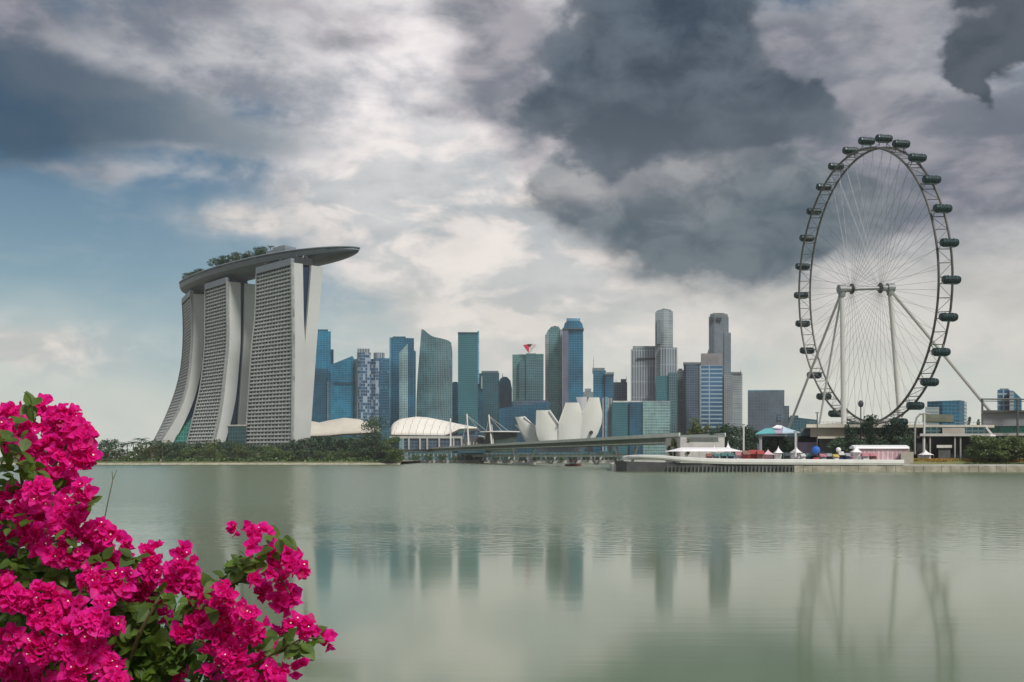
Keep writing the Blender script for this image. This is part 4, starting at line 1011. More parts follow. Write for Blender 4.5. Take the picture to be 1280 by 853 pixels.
for k in range(28):
    ph = 0.329+k*2*math.pi/28
    for dph in (-0.022, 0.022): mb.tube([wp(ph+dph, RR, -AX), wp(ph+dph, RR, AX)], 0.22, 4)
    mb.tube([wp(ph+math.pi/28, RR, -AX), wp(ph+math.pi/28, RR, AX)], 0.2, 4)
    for a0, a1, sg in ((0.022, math.pi/28, 1), (math.pi/28, 2*math.pi/28-0.022, -1)):
        mb.tube([wp(ph+a0, RR, -AX*sg), wp(ph+a1, RR, AX*sg)], 0.13, 4)
mb.build('rim_lattice', M['rim'], wheel)
M['capglass'] = mat('capsule_glass', (0.008, 0.034, 0.036), 0.25, metal=0.15, var=0.5, vscale=0.5)
M['capframe'] = mat('capsule_frame', (0.03, 0.075, 0.075), 0.5, metal=0.1)
for k in range(28):
    ph = 0.329+k*2*math.pi/28; c_ = wp(ph, 78.0, 0)
    L, Rr = 4.4, 1.9
    mb = MB(); prof = [(-L, Rr*0.55), (-L+0.2, Rr*0.85), (-L+0.7, Rr*0.98), (-L+1.2, Rr)]
    prof += [(-x, y) for x, y in prof[::-1]]
    A0 = nx
    ex, ez = un, Vector((0, 0, 1))
    rows = [[c_+A0*x+(ex*math.cos(q*math.pi/6)+ez*math.sin(q*math.pi/6))*y for q in range(12)] for x, y in prof]
    mb.grid(rows, closed=True); mb.add(rows[0], [tuple(range(12))]); mb.add(rows[-1], [tuple(range(11, -1, -1))])
    cp = mb.build('capsule', M['capglass'], wheel, smooth=False); bm_fix(cp)
    mb = MB()
    for x in (-2.0, 2.0):
        mb.tube([c_+A0*x+(ex*math.cos(q*math.pi/9)+ez*math.sin(q*math.pi/9))*(Rr+0.05) for q in range(18)], 0.16, 5, closed=True)
    for x in (-3.4, -0.05, 3.3): mb.tube([c_+A0*x+(ex*math.cos(q*math.pi/7)+ez*math.sin(q*math.pi/7))*(Rr*0.98+0.03) for q in range(14)], 0.09, 4, closed=True)
    mb.box((c_.x, c_.y, c_.z-Rr-0.05), (6.0, 1.6, 0.35), math.atan2(A0.y, A0.x))
    mb.build('frame', M['capframe'], cp)
    for x in (-2.0, 2.0):
        mb = MB(); q = wp(ph, 75.6, x); q0 = wp(ph-0.03, RR, AX*(1 if x > 0 else -1)); q1 = wp(ph+0.03, RR, AX*(1 if x > 0 else -1))
        mb.tube([q0, q, q1], 0.2, 4)
        mb.build('mount', M['rim'], cp)
for k in range(96):
    ph = 2*math.pi*(k+0.5)/96; s_ = 1 if k % 2 else -1; t_ = 1 if (k//2) % 2 else -1
    mb = MB(); mb.tube([wp(ph+0.10*t_, 1.6, 8.3*s_), wp(ph, RR-.4, AX*s_)], 0.075, 3, cap=False); mb.build('spoke', M['cable'], wheel)
mb = MB(); mb.tube([Hc-an*8.5, Hc+an*8.5], 1.05, 10); mb.build('hub_shaft', M['steel'], wheel)
for s_ in (-1, 1):
    mb = MB(); mb.tube([Hc+an*(s_*7.7), Hc+an*(s_*9.1)], 2.3, 14); mb.tube([Hc+an*(s_*8.2), Hc+an*(s_*8.6)], 2.9, 14); mb.build('spoke_flange', M['dsteel'], wheel)
    mb = MB(); mb.tube([Hc+an*(s_*9.1), Hc+an*(s_*14.6)], 1.7, 12); mb.tube([Hc+an*(s_*12.4), Hc+an*(s_*16.2)], 2.5, 12)
    mb.tube([Hc+an*(s_*14.3)+Vector((0, 0, 1.8)), Hc+an*(s_*14.3)-Vector((0, 0, 4))], 1.9, 10); mb.build('bearing_housing', M['steel'], wheel)
M['column'] = mat('column_paint', (0.60, 0.60, 0.57), 0.5, var=0.08, vscale=0.1)
cl = Hc-an*14.3; cr = Hc+an*14.3
mb = MB(); mb.tube([cl-Vector((0, 0, 2)), Vector((X_(1055.5, 563), 563, 3.6))], [1.05, 1.6], 12); mb.build('column', M['column'], wheel)
mb = MB(); mb.tube([cr-Vector((0, 0, 2)), Vector((X_(1129, 574), 574, 3.6))], [1.45, 1.25], 12); mb.build('column', M['column'], wheel)
M['strut'] = mat('strut_paint', (0.50, 0.50, 0.48), 0.5)
for a, (px, Y), r0 in ((cl, (1016, 588), 0.6), (cl, (969, 640), 0.7), (cr, (1291, 610), 0.95)):
    mb = MB(); mb.tube([a-Vector((0, 0, 1)), Vector((X_(px, Y), Y, 3.6))], [r0, r0], 8); mb.build('strut', M['strut'], wheel)

# ------------------------------------------------------------------ terminal building under the wheel
M['cream'] = mat('cream_fascia', (0.62, 0.58, 0.49), 0.6, var=0.15, vscale=0.2)
M['wallbeige'] = mat('beige_wall', (0.36, 0.335, 0.28), 0.8, var=0.2, vscale=0.2)
t = bld('wheel_terminal', 'long flat cream-roofed terminal building under the observation wheel', 1110, 548)
blk(t, 'roof_slab', [(1008, 0), (1160, 0), (1243, 0)], [530.5, 531, 531.5], 545, 50, 'cream', bot=534.6)
blk(t, 'upper_wall', [(1013, 0), (1236, 0)], 534.6, 549, 42, 'wallbeige', bot=546)
blk(t, 'ledge', [(1022, 0), (1150, 0)], 545.8, 546, 8, 'cream', bot=548.4)
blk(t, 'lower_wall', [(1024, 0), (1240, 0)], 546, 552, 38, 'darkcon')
blk(t, 'boarding_ramp', [(1030, 0), (1052, 0)], [530, 528], 552, 20, 'offwhite', bot=531)
for i in range(13):
    blk(t, 'window_band', [(1056+i*7.6, 0), (1061+i*7.6, 0)], 536.5, 548.6, 1, 'glassdark', bot=543)
mb = MB()
for i in range(40): p = pt(1012+i*5.7, 530.4, 546.5); mb.tube([p, p+Vector((0, 0, 1.3))], 0.08, 4)
mb.tube([pt(1010, 527.7, 546.5), pt(1240, 528.2, 546.5)], 0.08, 4); mb.build('railing', M['steel'], t)
t = bld('boarding_deck', 'two-storey open deck with an olive barrel roof right of the wheel', 1190, 525)
mb = MB(); rows = []
for i in range(9):
    a = math.pi*i/8; z = Z_(527, 528)+(Z_(517, 528)-Z_(527, 528))*math.sin(a)**0.7; y = 528+12*(1-math.cos(a))/2
    rows.append([(X_(1153, y), y, z), (X_(1192, y), y, z-0.4)])
mb.grid(rows); mb.add([r_[0] for r_ in rows], [tuple(range(9))]); mb.add([r_[1] for r_ in rows], [tuple(range(8, -1, -1))]); mb.build('barrel_roof', mat('olive_roof', (0.10, 0.11, 0.07), 0.7, var=0.3, vscale=0.3), t)
blk(t, 'upper_room', [(1157, 0), (1232, 0)], 534, 530, 12, 'glassdark', bot=542); blk(t, 'beige_bay', [(1178, 0), (1206, 0)], 535, 528.5, 6, 'wallbeige', bot=542.2)
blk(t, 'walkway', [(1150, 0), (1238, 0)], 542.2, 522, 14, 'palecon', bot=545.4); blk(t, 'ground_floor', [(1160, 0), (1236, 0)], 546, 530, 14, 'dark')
for px in (1153.5, 1162, 1193, 1200, 1226): blk(t, 'column', [(px, 0), (px+1.7, 0)], 545.4, 523, 1.2, 'concrete')
blk(t, 'kiosk_roof', [(1171, 0), (1190, 0)], 556.5, 521, 6, 'offwhite', bot=560); blk(t, 'kiosk', [(1173, 0), (1188, 0)], 560, 522, 5, 'darkcon')
for px in (1195, 1232): pass
t = thing('pipe_arch', 'tall curved grey pipe arch beside the boarding deck', 'arch', (X_(1147, 524), 524, 4))
mb = MB(); pts = [pt(1143.5, 568, 524), pt(1143.5, 545, 524), pt(1144, 530, 524), pt(1146, 522, 524), pt(1150, 518, 524), pt(1156, 517.3, 524), pt(1163, 518, 524)]
mb.tube(pts, 0.5, 7); mb.build('pipe', M['concrete'], t); mb = MB(); mb.tube([pt(1155, 568, 523.4), pt(1155.4, 518.2, 523.4)], 0.55, 7); mb.build('post', M['column'], t)
t = bld('pit_building', 'grey flat-roofed grandstand building at the right edge', 1255, 560)
blk(t, 'upper_wall', [(1228, 0), (1300, -10)], 516, 560, 50, mat('violet_grey_wall', (0.27, 0.27, 0.30), 0.7, var=0.2, vscale=0.1), bot=533); blk(t, 'roof_edge', [(1227, 0), (1301, -10)], 513, 558, 54, 'darkcon', bot=516.2)
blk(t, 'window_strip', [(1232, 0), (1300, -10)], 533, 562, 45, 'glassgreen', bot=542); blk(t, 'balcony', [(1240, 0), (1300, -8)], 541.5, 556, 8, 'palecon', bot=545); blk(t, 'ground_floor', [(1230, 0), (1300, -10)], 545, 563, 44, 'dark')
for px in (1248, 1262, 1276): blk(t, 'fin', [(px, 0), (px+1.5, 0)], 533, 559, 2, 'dsteel', bot=542)
t = thing('lighting_gantry', 'thin dark steel gantry over the grandstand at the right edge', 'gantry', (X_(1250, 548), 548, 4))
mb = MB()
for px in (1228, 1272): mb.tube([pt(px, 566, 548), pt(px, 499, 548)], 0.55, 5)
mb.build('posts', M['dsteel'], t)
mb = MB(); mb.tube([pt(1226, 499, 548), pt(1300, 499.5, 548)], 0.4, 5); mb.tube([pt(1226, 501.5, 548), pt(1300, 502, 548)], 0.2, 4); mb.build('beam', M['dsteel'], t)
t = thing('stair_truss', 'pale slanted stair beside the gantry post', 'stairs', (X_(1237, 530), 530, 4))
mb = MB(); mb.tube([pt(1231, 533, 532), pt(1241, 545, 528)], 0.7, 5); mb.tube([pt(1236, 545.5, 528), pt(1244, 545.5, 528)], 0.9, 5); mb.build('ramp', M['offwhite'], t)

# ------------------------------------------------------------------ event ground on the right bank
# floating stage: white deck edge bending round the point, dark fenders and piles below
top = [(783, 571.5, 522), (786, 569.5, 517), (800, 568.6, 512), (830, 569.5, 506), (850, 571.2, 503), (875, 572.6, 501), (910, 573.6, 499.5), (990, 574.2, 499), (1060, 574.6, 499), (1130, 575, 499)]
t = thing('stage_pontoon', 'long white-edged floating stage with dark fenders along its waterline', 'pontoon', (X_(900, 510), 510, 0))
fr = [Vector((X_(px, Y), Y, Z_(py, Y))) for px, py, Y in top]
def resv(l, n_):
    out = []; d = [0]
    for a, b_ in zip(l, l[1:]): d.append(d[-1]+(a-b_).length)
    for i in range(n_):
        q = d[-1]*i/(n_-1); j = max(k for k in range(len(l)-1) if d[k] <= q+1e-9); out.append(l[j].lerp(l[j+1], (q-d[j])/(d[j+1]-d[j])))
    return out
fr = resv(fr, 60)
mb = MB(); rows = []
for i, p in enumerate(fr):
    th = 1.6+1.0*min(1, i/20)
    lip = 0.10*((i % 3) == 0)
    rows.append([(p.x, p.y-lip, p.z-th), (p.x, p.y-0.4-lip, p.z-th*0.6), (p.x, p.y-0.3-lip, p.z-0.25), (p.x, p.y+0.3, p.z), (p.x+1.0, p.y+30, p.z-0.05), (p.x+1.0, p.y+30, p.z-th), (p.x, p.y, p.z-th)])
mb.grid(rows); mb.add(rows[0], [tuple(range(7))]); mb.add(rows[-1], [tuple(range(6, -1, -1))]); mb.build('deck', M['white'], t, smooth=False)
mb = MB(); q = [Vector((X_(770, 521), 521, 0)), Vector((X_(783, 513), 513, 0)), Vector((X_(830, 507), 507, 0)), Vector((X_(880, 501.5), 501.5, 0)), Vector((X_(992, 500), 500, 0))]
q = resv(q, 40); rows = []
for i, p in enumerate(q):
    zt = 5.2-1.7*min(1, i/30)
    rows.append([(p.x, p.y-0.6, -0.8), (p.x, p.y-0.6, zt), (p.x, p.y+8, zt), (p.x, p.y+8, -0.8)])
mb.grid(rows); mb.add(rows[0], [(0, 1, 2, 3)]); mb.build('hull_wall', M['darkcon'], t)
M['fend'] = mat('fender_rubber', (0.17, 0.18, 0.175), 0.8, var=0.6, vscale=0.12)
fd = [p for p in resv(q, 200) if X_(834, 505) < p.x]
n0 = 0
for i in range(34):
    x = X_(834, 506)+i*(X_(990, 500)-X_(834, 506))/33; p = min(q, key=lambda v: abs(v.x-x))
    mb = MB(); mb.box((x, p.y-1.1, 1.3), (0.55, 0.8, 3.0)); mb.tube([(x, p.y-1.2, 2.2), (x, p.y-1.7, 2.1)], 0.4, 6); mb.build('fender', M['fend'], t)
# peaked tents, stalls and marquees
TZ = 5.3
M['tent'] = mat('tent_canvas', (0.80, 0.78, 0.80), 0.6, var=0.08, vscale=0.5); M['tentp'] = mat('tent_pink', (0.72, 0.48, 0.52), 0.6, var=0.3, vscale=0.4)
def peaked_tent(px, w_, ytop, yb, Y, label, mt='tent', grp='white peaked tents on the event ground'):
    x = X_(px, Y); hw = w_/F*Y/2; zt = Z_(ytop, Y); zb = TZ; ze = zb+(zt-zb)*0.52
    t = thing('peaked_tent', label, 'tent', (x, Y, zb), grp)
    mb = MB(); rows = []
    for k in range(7):
        u = k/6; s_ = (1-u)**1.9*0.98+0.02; z = ze+(zt-ze)*u
        rows.append([(x-hw*s_, Y-hw*s_, z), (x+hw*s_, Y-hw*s_, z), (x+hw*s_, Y+hw*s_, z), (x-hw*s_, Y+hw*s_, z)])
    mb.grid(rows, closed=True); mb.build('canopy', M[mt], t)
    mb = MB()
    for sx in (-1, 1):
        for sy in (-1, 1): mb.box((x+sx*hw*.96, Y+sy*hw*.96, (zb+ze)/2), (0.15, 0.15, ze-zb))
    mb.build('poles', M['steel'], t)
    mb = MB(); mb.prism([(x-hw*.9, Y+hw*.3), (x+hw*.9, Y+hw*.3), (x+hw*.9, Y+hw*.9), (x-hw*.9, Y+hw*.9)], zb, ze-0.2); mb.build('side_cloth', M[mt], t)
    return t
peaked_tent(960, 15, 561.5, 573, 512, 'pale pink peaked tent left of the white tents', 'tentp')
peaked_tent(973, 10, 557.5, 573, 511, 'white peaked tent with a sharp tip left of the dark trees')
peaked_tent(995, 13, 557, 573, 510, 'white peaked tent with closed sides left of the blue ball')
peaked_tent(1070, 12, 556, 573, 509, 'white peaked tent with a red panel at the left end of the long marquee')
peaked_tent(1157, 15, 562, 573, 515, 'lilac-white peaked tent standing alone on the grass bank', 'tent')
peaked_tent(910, 9, 551.5, 573, 560, 'small white peaked tent in front of the big tree')
peaked_tent(893, 6, 555, 573, 545, 'smallest peaked tent left of the big tree')
def marquee(px0, px1, y0, y1, Y, label, mt='tent', taper=0):
    t = thing('marquee', label, 'marquee', (X_((px0+px1)/2, Y), Y, TZ), 'long white marquees on the event ground')
    xa, xb = X_(px0, Y), X_(px1, Y); zt, ze = Z_(y0, Y), Z_(y1, Y); rows = []
    for i in range(25):
        u = i/24; x = xa+(xb-xa)*u; k = min(1, u*taper) if taper else 1; k2 = min(1, (1-u)*taper) if taper else 1; k = max(.12, min(k, k2))
        rows.append([(x, Y+4-4*k, ze), (x, Y+4-3.4*k, ze+(zt-ze)*0.55*k), (x, Y+4, ze+(zt-ze)*k), (x, Y+4+3.4*k, ze+(zt-ze)*0.55*k), (x, Y+4+4*k, ze)])
    mb = MB(); mb.grid(rows); mb.add(rows[0], [tuple(range(5))]); mb.add(rows[-1], [tuple(range(4, -1, -1))]); mb.build('roof', M[mt], t)
    mb = MB()
    for i in range(13):
        x = xa+(xb-xa)*i/12; mb.box((x, Y+.2, (TZ+ze)/2), (0.2, 0.2, ze-TZ))
    mb.build('poles', M['steel'], t)
    return t
marquee(833, 932, 559.5, 564.5, 520, 'long low white marquee tapering to both ends at the left of the event ground', taper=5)
t = marquee(1068, 1137, 556.5, 561, 514, 'long white box marquee with pinkish walls right of the tents')
mb = MB(); mb.prism([(X_(1071, 515), 515), (X_(1136, 515), 515), (X_(1136, 521), 521), (X_(1071, 521), 521)], TZ, Z_(561.2, 515)); mb.build('wall', M['tentp'], t)
mb = MB(); mb.prism([(X_(1126, 508), 508), (X_(1142, 508), 508), (X_(1141, 514), 514), (X_(1126, 514), 514)], 3.6, Z_(565, 508)); tag(mb.build('beige_booth', M['wallbeige']), 'plain beige booth at the right end of the long box marquee', 'booth')
cols = {'red': (0.36, 0.05, 0.045), 'teal': (0.06, 0.17, 0.17), 'pink': (0.50, 0.20, 0.24), 'navy': (0.05, 0.08, 0.17), 'white': (0.62, 0.6, 0.6), 'blue': (0.02, 0.14, 0.55), 'orange': (0.60, 0.24, 0.04), 'purple': (0.27, 0.22, 0.33), 'brown': (0.25, 0.12, 0.09), 'grey': (0.3, 0.32, 0.34), 'dark': (0.05, 0.06, 0.07), 'yellow': (0.55, 0.42, 0.08)}
cm_ = {k: mat('canvas_'+k, v, 0.7, var=0.3, vscale=0.6) for k, v in cols.items()}
def stall(px, w_, ytop, col, wall, Y, label, round_top=False):
    x = X_(px, Y); hw = w_/F*Y/2; zt = Z_(ytop, Y); ze = TZ+(zt-TZ)*0.68
    t = thing('market_stall', label, 'stall', (x, Y, TZ), 'stalls along the event ground')
    mb = MB(); rows = [[(x-hw, Y-1.6, ze-.3), (x+hw, Y-1.6, ze-.3)], [(x-hw, Y-.4, ze+.25), (x+hw, Y-.4, ze+.25)], [(x-hw*.95, Y+1.2, zt), (x+hw*.95, Y+1.2, zt)], [(x-hw, Y+2.8, ze), (x+hw, Y+2.8, ze)]]
    mb.grid(rows); mb.add([q_[0] for q_ in rows], [(0, 1, 2, 3)]); mb.add([q_[1] for q_ in rows], [(3, 2, 1, 0)]); mb.build('awning', cm_[col], t)
    mb = MB(); mb.prism([(x-hw*.92, Y+.4), (x+hw*.92, Y+.4), (x+hw*.92, Y+2.5), (x-hw*.92, Y+2.5)], TZ, ze-.1)
    mb.prism([(x-hw*.8, Y-1.2), (x+hw*.8, Y-1.2), (x+hw*.8, Y-.5), (x-hw*.8, Y-.5)], TZ, TZ+1.1); mb.build('counter', cm_[wall], t)
specs = [(887, 8, 567, 'brown', 'pink'), (896, 8, 567, 'teal', 'grey'), (905, 8, 566, 'teal', 'teal'), (914, 8, 566.5, 'teal', 'navy'), (924, 9, 565, 'pink', 'white'), (933, 9, 563.5, 'brown', 'red'), (942, 10, 562.5, 'red', 'red'), (951, 9, 563, 'red', 'brown'),
         (984, 8, 566, 'dark', 'dark'), (1004, 6, 567, 'white', 'white'), (1011, 6, 567, 'teal', 'navy'), (1029, 8, 567.5, 'pink', 'grey'), (1037, 7, 567, 'grey', 'dark'), (1045, 7, 568, 'yellow', 'white'), (1052, 7, 564.5, 'white', 'navy'), (1060, 6, 566.5, 'grey', 'navy'), (1064, 5, 568, 'pink', 'pink'),
         (1082, 9, 566.5, 'pink', 'white'), (1092, 9, 566.5, 'pink', 'brown')]
for i, (px, w_, yt, c1, c2) in enumerate(specs):
    stall(px, w_, yt, c1, c2, 507 if i % 2 else 509, '%s stall from the left on the event ground, %s awning over a %s front' % (ORD[i], c1, c2))
def blob_ball(px, py, rpx, Y, mt, name, label, cat, squash=1.0):
    c_ = pt(px, py, Y); R_ = rpx/F*Y; mb = MB(); rows = []
    for i in range(9):
        a = math.pi*i/8; rows.append([(c_.x+R_*math.sin(a)*math.cos(q*math.pi/8), c_.y+R_*math.sin(a)*math.sin(q*math.pi/8), c_.z-R_*squash*math.cos(a)) for q in range(16)])
    mb.grid(rows, closed=True); return mb
t = thing('inflatable_ball', 'bright blue inflatable ball on a red base among the stalls', 'inflatable', (X_(1020, 506), 506, TZ))
blob_ball(1020, 563, 5.2, 506, None, '', '', '').build('ball', cm_['blue'], t, smooth=True); mb = MB(); p = pt(1020, 570, 506); mb.tube([(p.x, p.y, TZ), (p.x, p.y, TZ+1.6)], [2.2, 1.3], 12); mb.build('base', cm_['red'], t)
t = thing('inflatable_ball', 'white inflatable ball above the stalls right of the blue one', 'inflatable', (X_(1048, 508), 508, TZ)); blob_ball(1048, 562.5, 3.2, 508, None, '', '', '').build('ball', M['tent'], t, smooth=True); mb = MB(); p = pt(1048, 566, 508); mb.tube([(p.x, p.y, TZ), (p.x, p.y, p.z)], 0.4, 6); mb.build('pole', M['steel'], t)
# tensile stage roof, teal, lilac and white
t = thing('stage_canopy', 'teal, lilac and white peaked stage roof left of the wheel', 'stage', (X_(970, 560), 560, 5))
def panel(pts, mt, nm, Y0=555):
    fr_ = [pt(x, y, Y) for x, y, Y in pts]; mb = MB(); mb.add(fr_, [tuple(range(len(fr_)))]); o = mb.build(nm, mt, t); s_ = o.modifiers.new('s', 'SOLIDIFY'); s_.thickness = 0.5; return o
aq = mat('teal_canvas', (0.12, 0.42, 0.44), 0.6, var=0.15, vscale=0.3); li = mat('lilac_canvas', (0.42, 0.34, 0.48), 0.6); pb_ = mat('pale_blue_canvas', (0.45, 0.58, 0.68), 0.6)
panel([(944, 543.5, 552), (956, 537, 556), (966, 536, 560), (970, 542.8, 550)], aq, 'teal_panel'); panel([(970, 542.8, 550), (966, 536, 560), (975, 532.5, 562), (979, 535.5, 556), (978, 542.5, 549)], li, 'lilac_panel')
panel([(978, 542.5, 549), (976, 533, 561), (984, 536.5, 560), (1000, 541.5, 552)], pb_, 'pale_panel'); panel([(965, 536, 557), (971, 532.5, 559), (978, 533.5, 559), (976, 537, 554)], M['tent'], 'white_cap')
panel([(944, 543.5, 552), (970, 542.8, 550), (1000, 541.5, 552), (984, 536.5, 575), (958, 537, 575)], M['dsteel'], 'underside')
for px in (949.5, 951, 996): blk(t, 'post', [(px, 0), (px+1.3, 0)], 543, 553, 1, 'concrete')
blk(t, 'screen_wall', [(998, 0), (1022, 0)], 553, 560, 3, cm_['purple'], bot=570); blk(t, 'back_wall', [(953, 0), (1030, 0)], 545.5, 575, 3, 'dark')
t = bld('stage_backstage', 'dark flat-roofed backstage shed between the stage roof and the terminal', 1014, 572)
blk(t, 'roof', [(1001, 0), (1032, 0)], [535, 539], 572, 20, 'greydk', bot=545); blk(t, 'wall', [(1003, 0), (1027, 0)], 545, 574, 16, 'dark')
for i, (px, yt, Y, lab) in enumerate(((929.5, 531, 540, 'pale lamp pole in front of the big tree'), (994.5, 540, 507, 'white pole standing on the closed white tent'), (1021.5, 516, 530, 'thin dark pole above the blue ball'), (1076, 504, 540, 'thin pole with a round head before the wheel'))):
    t = thing('light_pole', lab, 'pole', (X_(px, Y), Y, 4)); mb = MB(); mb.tube([pt(px, 571, Y), pt(px, yt, Y)], 0.45 if i < 2 else 0.3, 6); mb.build('pole', M['column'] if i < 2 else M['dsteel'], t)
    if i == 3: blob_ball(px, 505, 3.4, Y, None, '', '', '', 1.3).build('lamp_head', M['dsteel'], t)
    else: mb = MB(); p = pt(px, yt, Y); mb.box((p.x, p.y, p.z), (1.6, .8, .6)); mb.build('lamp_head', M['steel'], t)
# trees on the right bank
def rtree(px, yt, Y, w_, seed, lab, lm='leafd', yb=None, cl=40, base=0.2):
    z0 = 3.6 if Y < 505 or Y > 545 else 5
    return make_tree('broadleaf_tree', lab, seed, Z_(yt, Y)-z0, w_/F*Y*1.25, cl, 60, 0.62, lm, base, (X_(px, Y), Y, z0))
rtree(906, 530, 575, 42, 61, 'large round dark green tree left of the stage roof', 'leafd', cl=60); rtree(927, 533, 590, 34, 62, 'dark tree behind the pale lamp pole', 'leafd'); rtree(938, 534, 600, 22, 63, 'dark tree touching the stage roof', 'leafd')
rtree(868, 524, 620, 18, 64, 'thin sparse brownish tree at the bridge\'s right end', 'leafy', cl=22, base=0.45); rtree(879, 529, 600, 20, 65, 'second sparse tree at the bridge\'s right end, beside the big tree', 'leafy', cl=24, base=0.4)
rtree(842, 548, 560, 12, 66, 'small tree under the bridge above the stage edge', 'leafy', cl=16); rtree(858, 549, 556, 12, 67, 'small tree under the bridge right of the other small one', 'leafy', cl=16)
rtree(1062, 531, 540, 18, 68, 'left tree of the dark pair before the terminal', 'leafd', cl=30); rtree(1087, 520.5, 538, 22, 69, 'tallest dark tree before the terminal, under the wheel', 'leafd', cl=34, base=0.3)
rtree(1113, 523, 538, 28, 70, 'wide dark tree before the terminal, under the wheel\'s right column', 'leafd', cl=40); rtree(1133, 531, 536, 26, 71, 'dark tree left of the pipe arch', 'leafd', cl=36)
rtree(1046, 547, 530, 26, 72, 'low dark tree behind the blue ball', 'leafd', cl=30); rtree(1072, 548, 528, 24, 73, 'low dark tree behind the red-panelled tent', 'leafd', cl=30); rtree(1100, 546, 527, 30, 74, 'low dark tree behind the box marquee\'s middle', 'leafd', cl=36); rtree(1126, 545, 527, 28, 75, 'low dark tree behind the box marquee\'s right end', 'leafd', cl=36)
rtree(966, 549, 570, 18, 76, 'dark tree under the stage roof', 'leafd'); rtree(981, 549, 568, 18, 77, 'dark tree right of the one under the stage roof', 'leafd')
rtree(1228, 545, 509, 40, 78, 'wide olive tree overhanging the sea wall, left of two', 'leafy', cl=70, base=0.15); rtree(1264, 546, 510, 40, 79, 'wide olive tree overhanging the sea wall, right of two', 'leafy', cl=70, base=0.15); rtree(1290, 548, 512, 30, 80, 'olive tree cut by the right edge of the picture', 'leafy', cl=50); rtree(1246, 554, 507, 34, 81, 'low olive tree filling the gap between the two wide ones', 'leafy', cl=50, base=0.1)
rtree(1170, 553, 535, 12, 82, 'small tree in the shade of the boarding deck', 'leaf', cl=20)
rtree(1222, 520, 700, 7, 83, 'tiny tree behind the boarding deck, left one', 'leafd', cl=14); rtree(1212, 521, 700, 8, 84, 'tiny tree behind the boarding deck, right one', 'leafd', cl=14)
# clipped hedge and flower bed on the bank
mb = MB(); r4 = random.Random(77)
for i in range(1500):
    px = r4.uniform(1138, 1240) if i % 3 else r4.uniform(1225, 1300); Y = r4.uniform(509, 513); q = Vector((X_(px, Y), Y, 5.0+r4.random()*1.3)); leaf = 0.35
    a = Vector((r4.gauss(0, 1), r4.gauss(0, 1), r4.gauss(0, 1))).normalized(); b_ = a.cross(Vector((0.3, 1, 0.2))).normalized(); mb.add([q-a*leaf, q-b_*leaf, q+a*leaf, q+b_*leaf], [(0, 1, 2, 3)])
tag(mb.build('flower_bed', mat('orange_flowers', (0.55, 0.22, 0.02), 0.7, col2=(0.20, 0.20, 0.04), vscale=0.35)), 'strip of orange flowers on the grass bank right of the tents', 'flowers', kind='stuff')
mb = MB()
for i in range(900):
    px = r4.uniform(1205, 1300); Y = r4.uniform(500.5, 505); q = Vector((X_(px, Y), Y, 1.6+r4.random()*2.4)); leaf = r4.uniform(.4, .8)
    a = Vector((r4.gauss(0, 1), r4.gauss(0, 1), r4.gauss(0, 1))).normalized(); b_ = a.cross(Vector((0.3, 1, 0.2))).normalized(); mb.add([q-a*leaf, q-b_*leaf, q+a*leaf, q+b_*leaf], [(0, 1, 2, 3)])
tag(mb.build('bank_scrub', M['leafy']), 'scrub hanging over the sea wall below the olive trees', 'shrubs', kind='stuff')
# ------------------------------------------------------------------ bougainvillea in front
def bract_mat():
    m = bpy.data.materials.new('magenta_bracts'); m.use_nodes = True; n = NT(m.node_tree); b = m.node_tree.nodes['Principled BSDF']
    b.inputs['Roughness'].default_value = 0.6; b.inputs['Specular IOR Level'].default_value = 0.25
    g = n.n('ShaderNodeNewGeometry'); w1 = n.noise(g.outputs['Position'], 14, 3, 0.6); w2 = n.noise(g.outputs['Position'], 160, 3, 0.6)
    f = n.m('MULTIPLY_ADD', w1, 0.7, n.m('MULTIPLY', w2, 0.3))
    cc = n.mix(n.sm(f, 0.35, 0.65), (0.88, 0.003, 0.29), (0.96, 0.035, 0.49))
    isl = g.outputs['Random Per Island']
    cc = n.mix(n.m('MULTIPLY', isl, 0.45), cc, (0.90, 0.004, 0.27))
    cc = n.mix(n.m('MULTIPLY', n.sm(isl, 0.80, 0.98), 0.55), cc, (0.95, 0.10, 0.50))
    cc = n.mix(n.m('MULTIPLY', n.sm(isl, 0.03, 0.0), 0.6), cc, (0.55, 0.10, 0.16))
    n.link(cc, b.inputs['Base Color'])
    tr = n.n('ShaderNodeBsdfTranslucent'); n.link(n.mix(0.5, cc, (1.0, 0.035, 0.46)), tr.inputs[0]); mx = n.n('ShaderNodeMixShader'); mx.inputs[0].default_value = 0.55
    n.link(b.outputs[0], mx.inputs[1]); n.link(tr.outputs[0], mx.inputs[2]); n.link(mx.outputs[0], m.node_tree.nodes['Material Output'].inputs[0]); return m
M['bract'] = bract_mat(); M['floret'] = mat('floret_white', (0.85, 0.80, 0.62), 0.6)
M['bleaf'] = leafmat('bush_leaves', (0.045, 0.095, 0.012), (0.11, 0.19, 0.02), 9.0, 0.35); M['stem'] = mat('bush_stem', (0.12, 0.10, 0.04), 0.8, var=0.4, vscale=20)
YF = 3.0
bush = thing('bougainvillea_bush', 'bougainvillea bush covered in bright magenta flowers, close at the lower left', 'bush', (-1.1, 3.0, 5.6))
rf_ = random.Random(5)
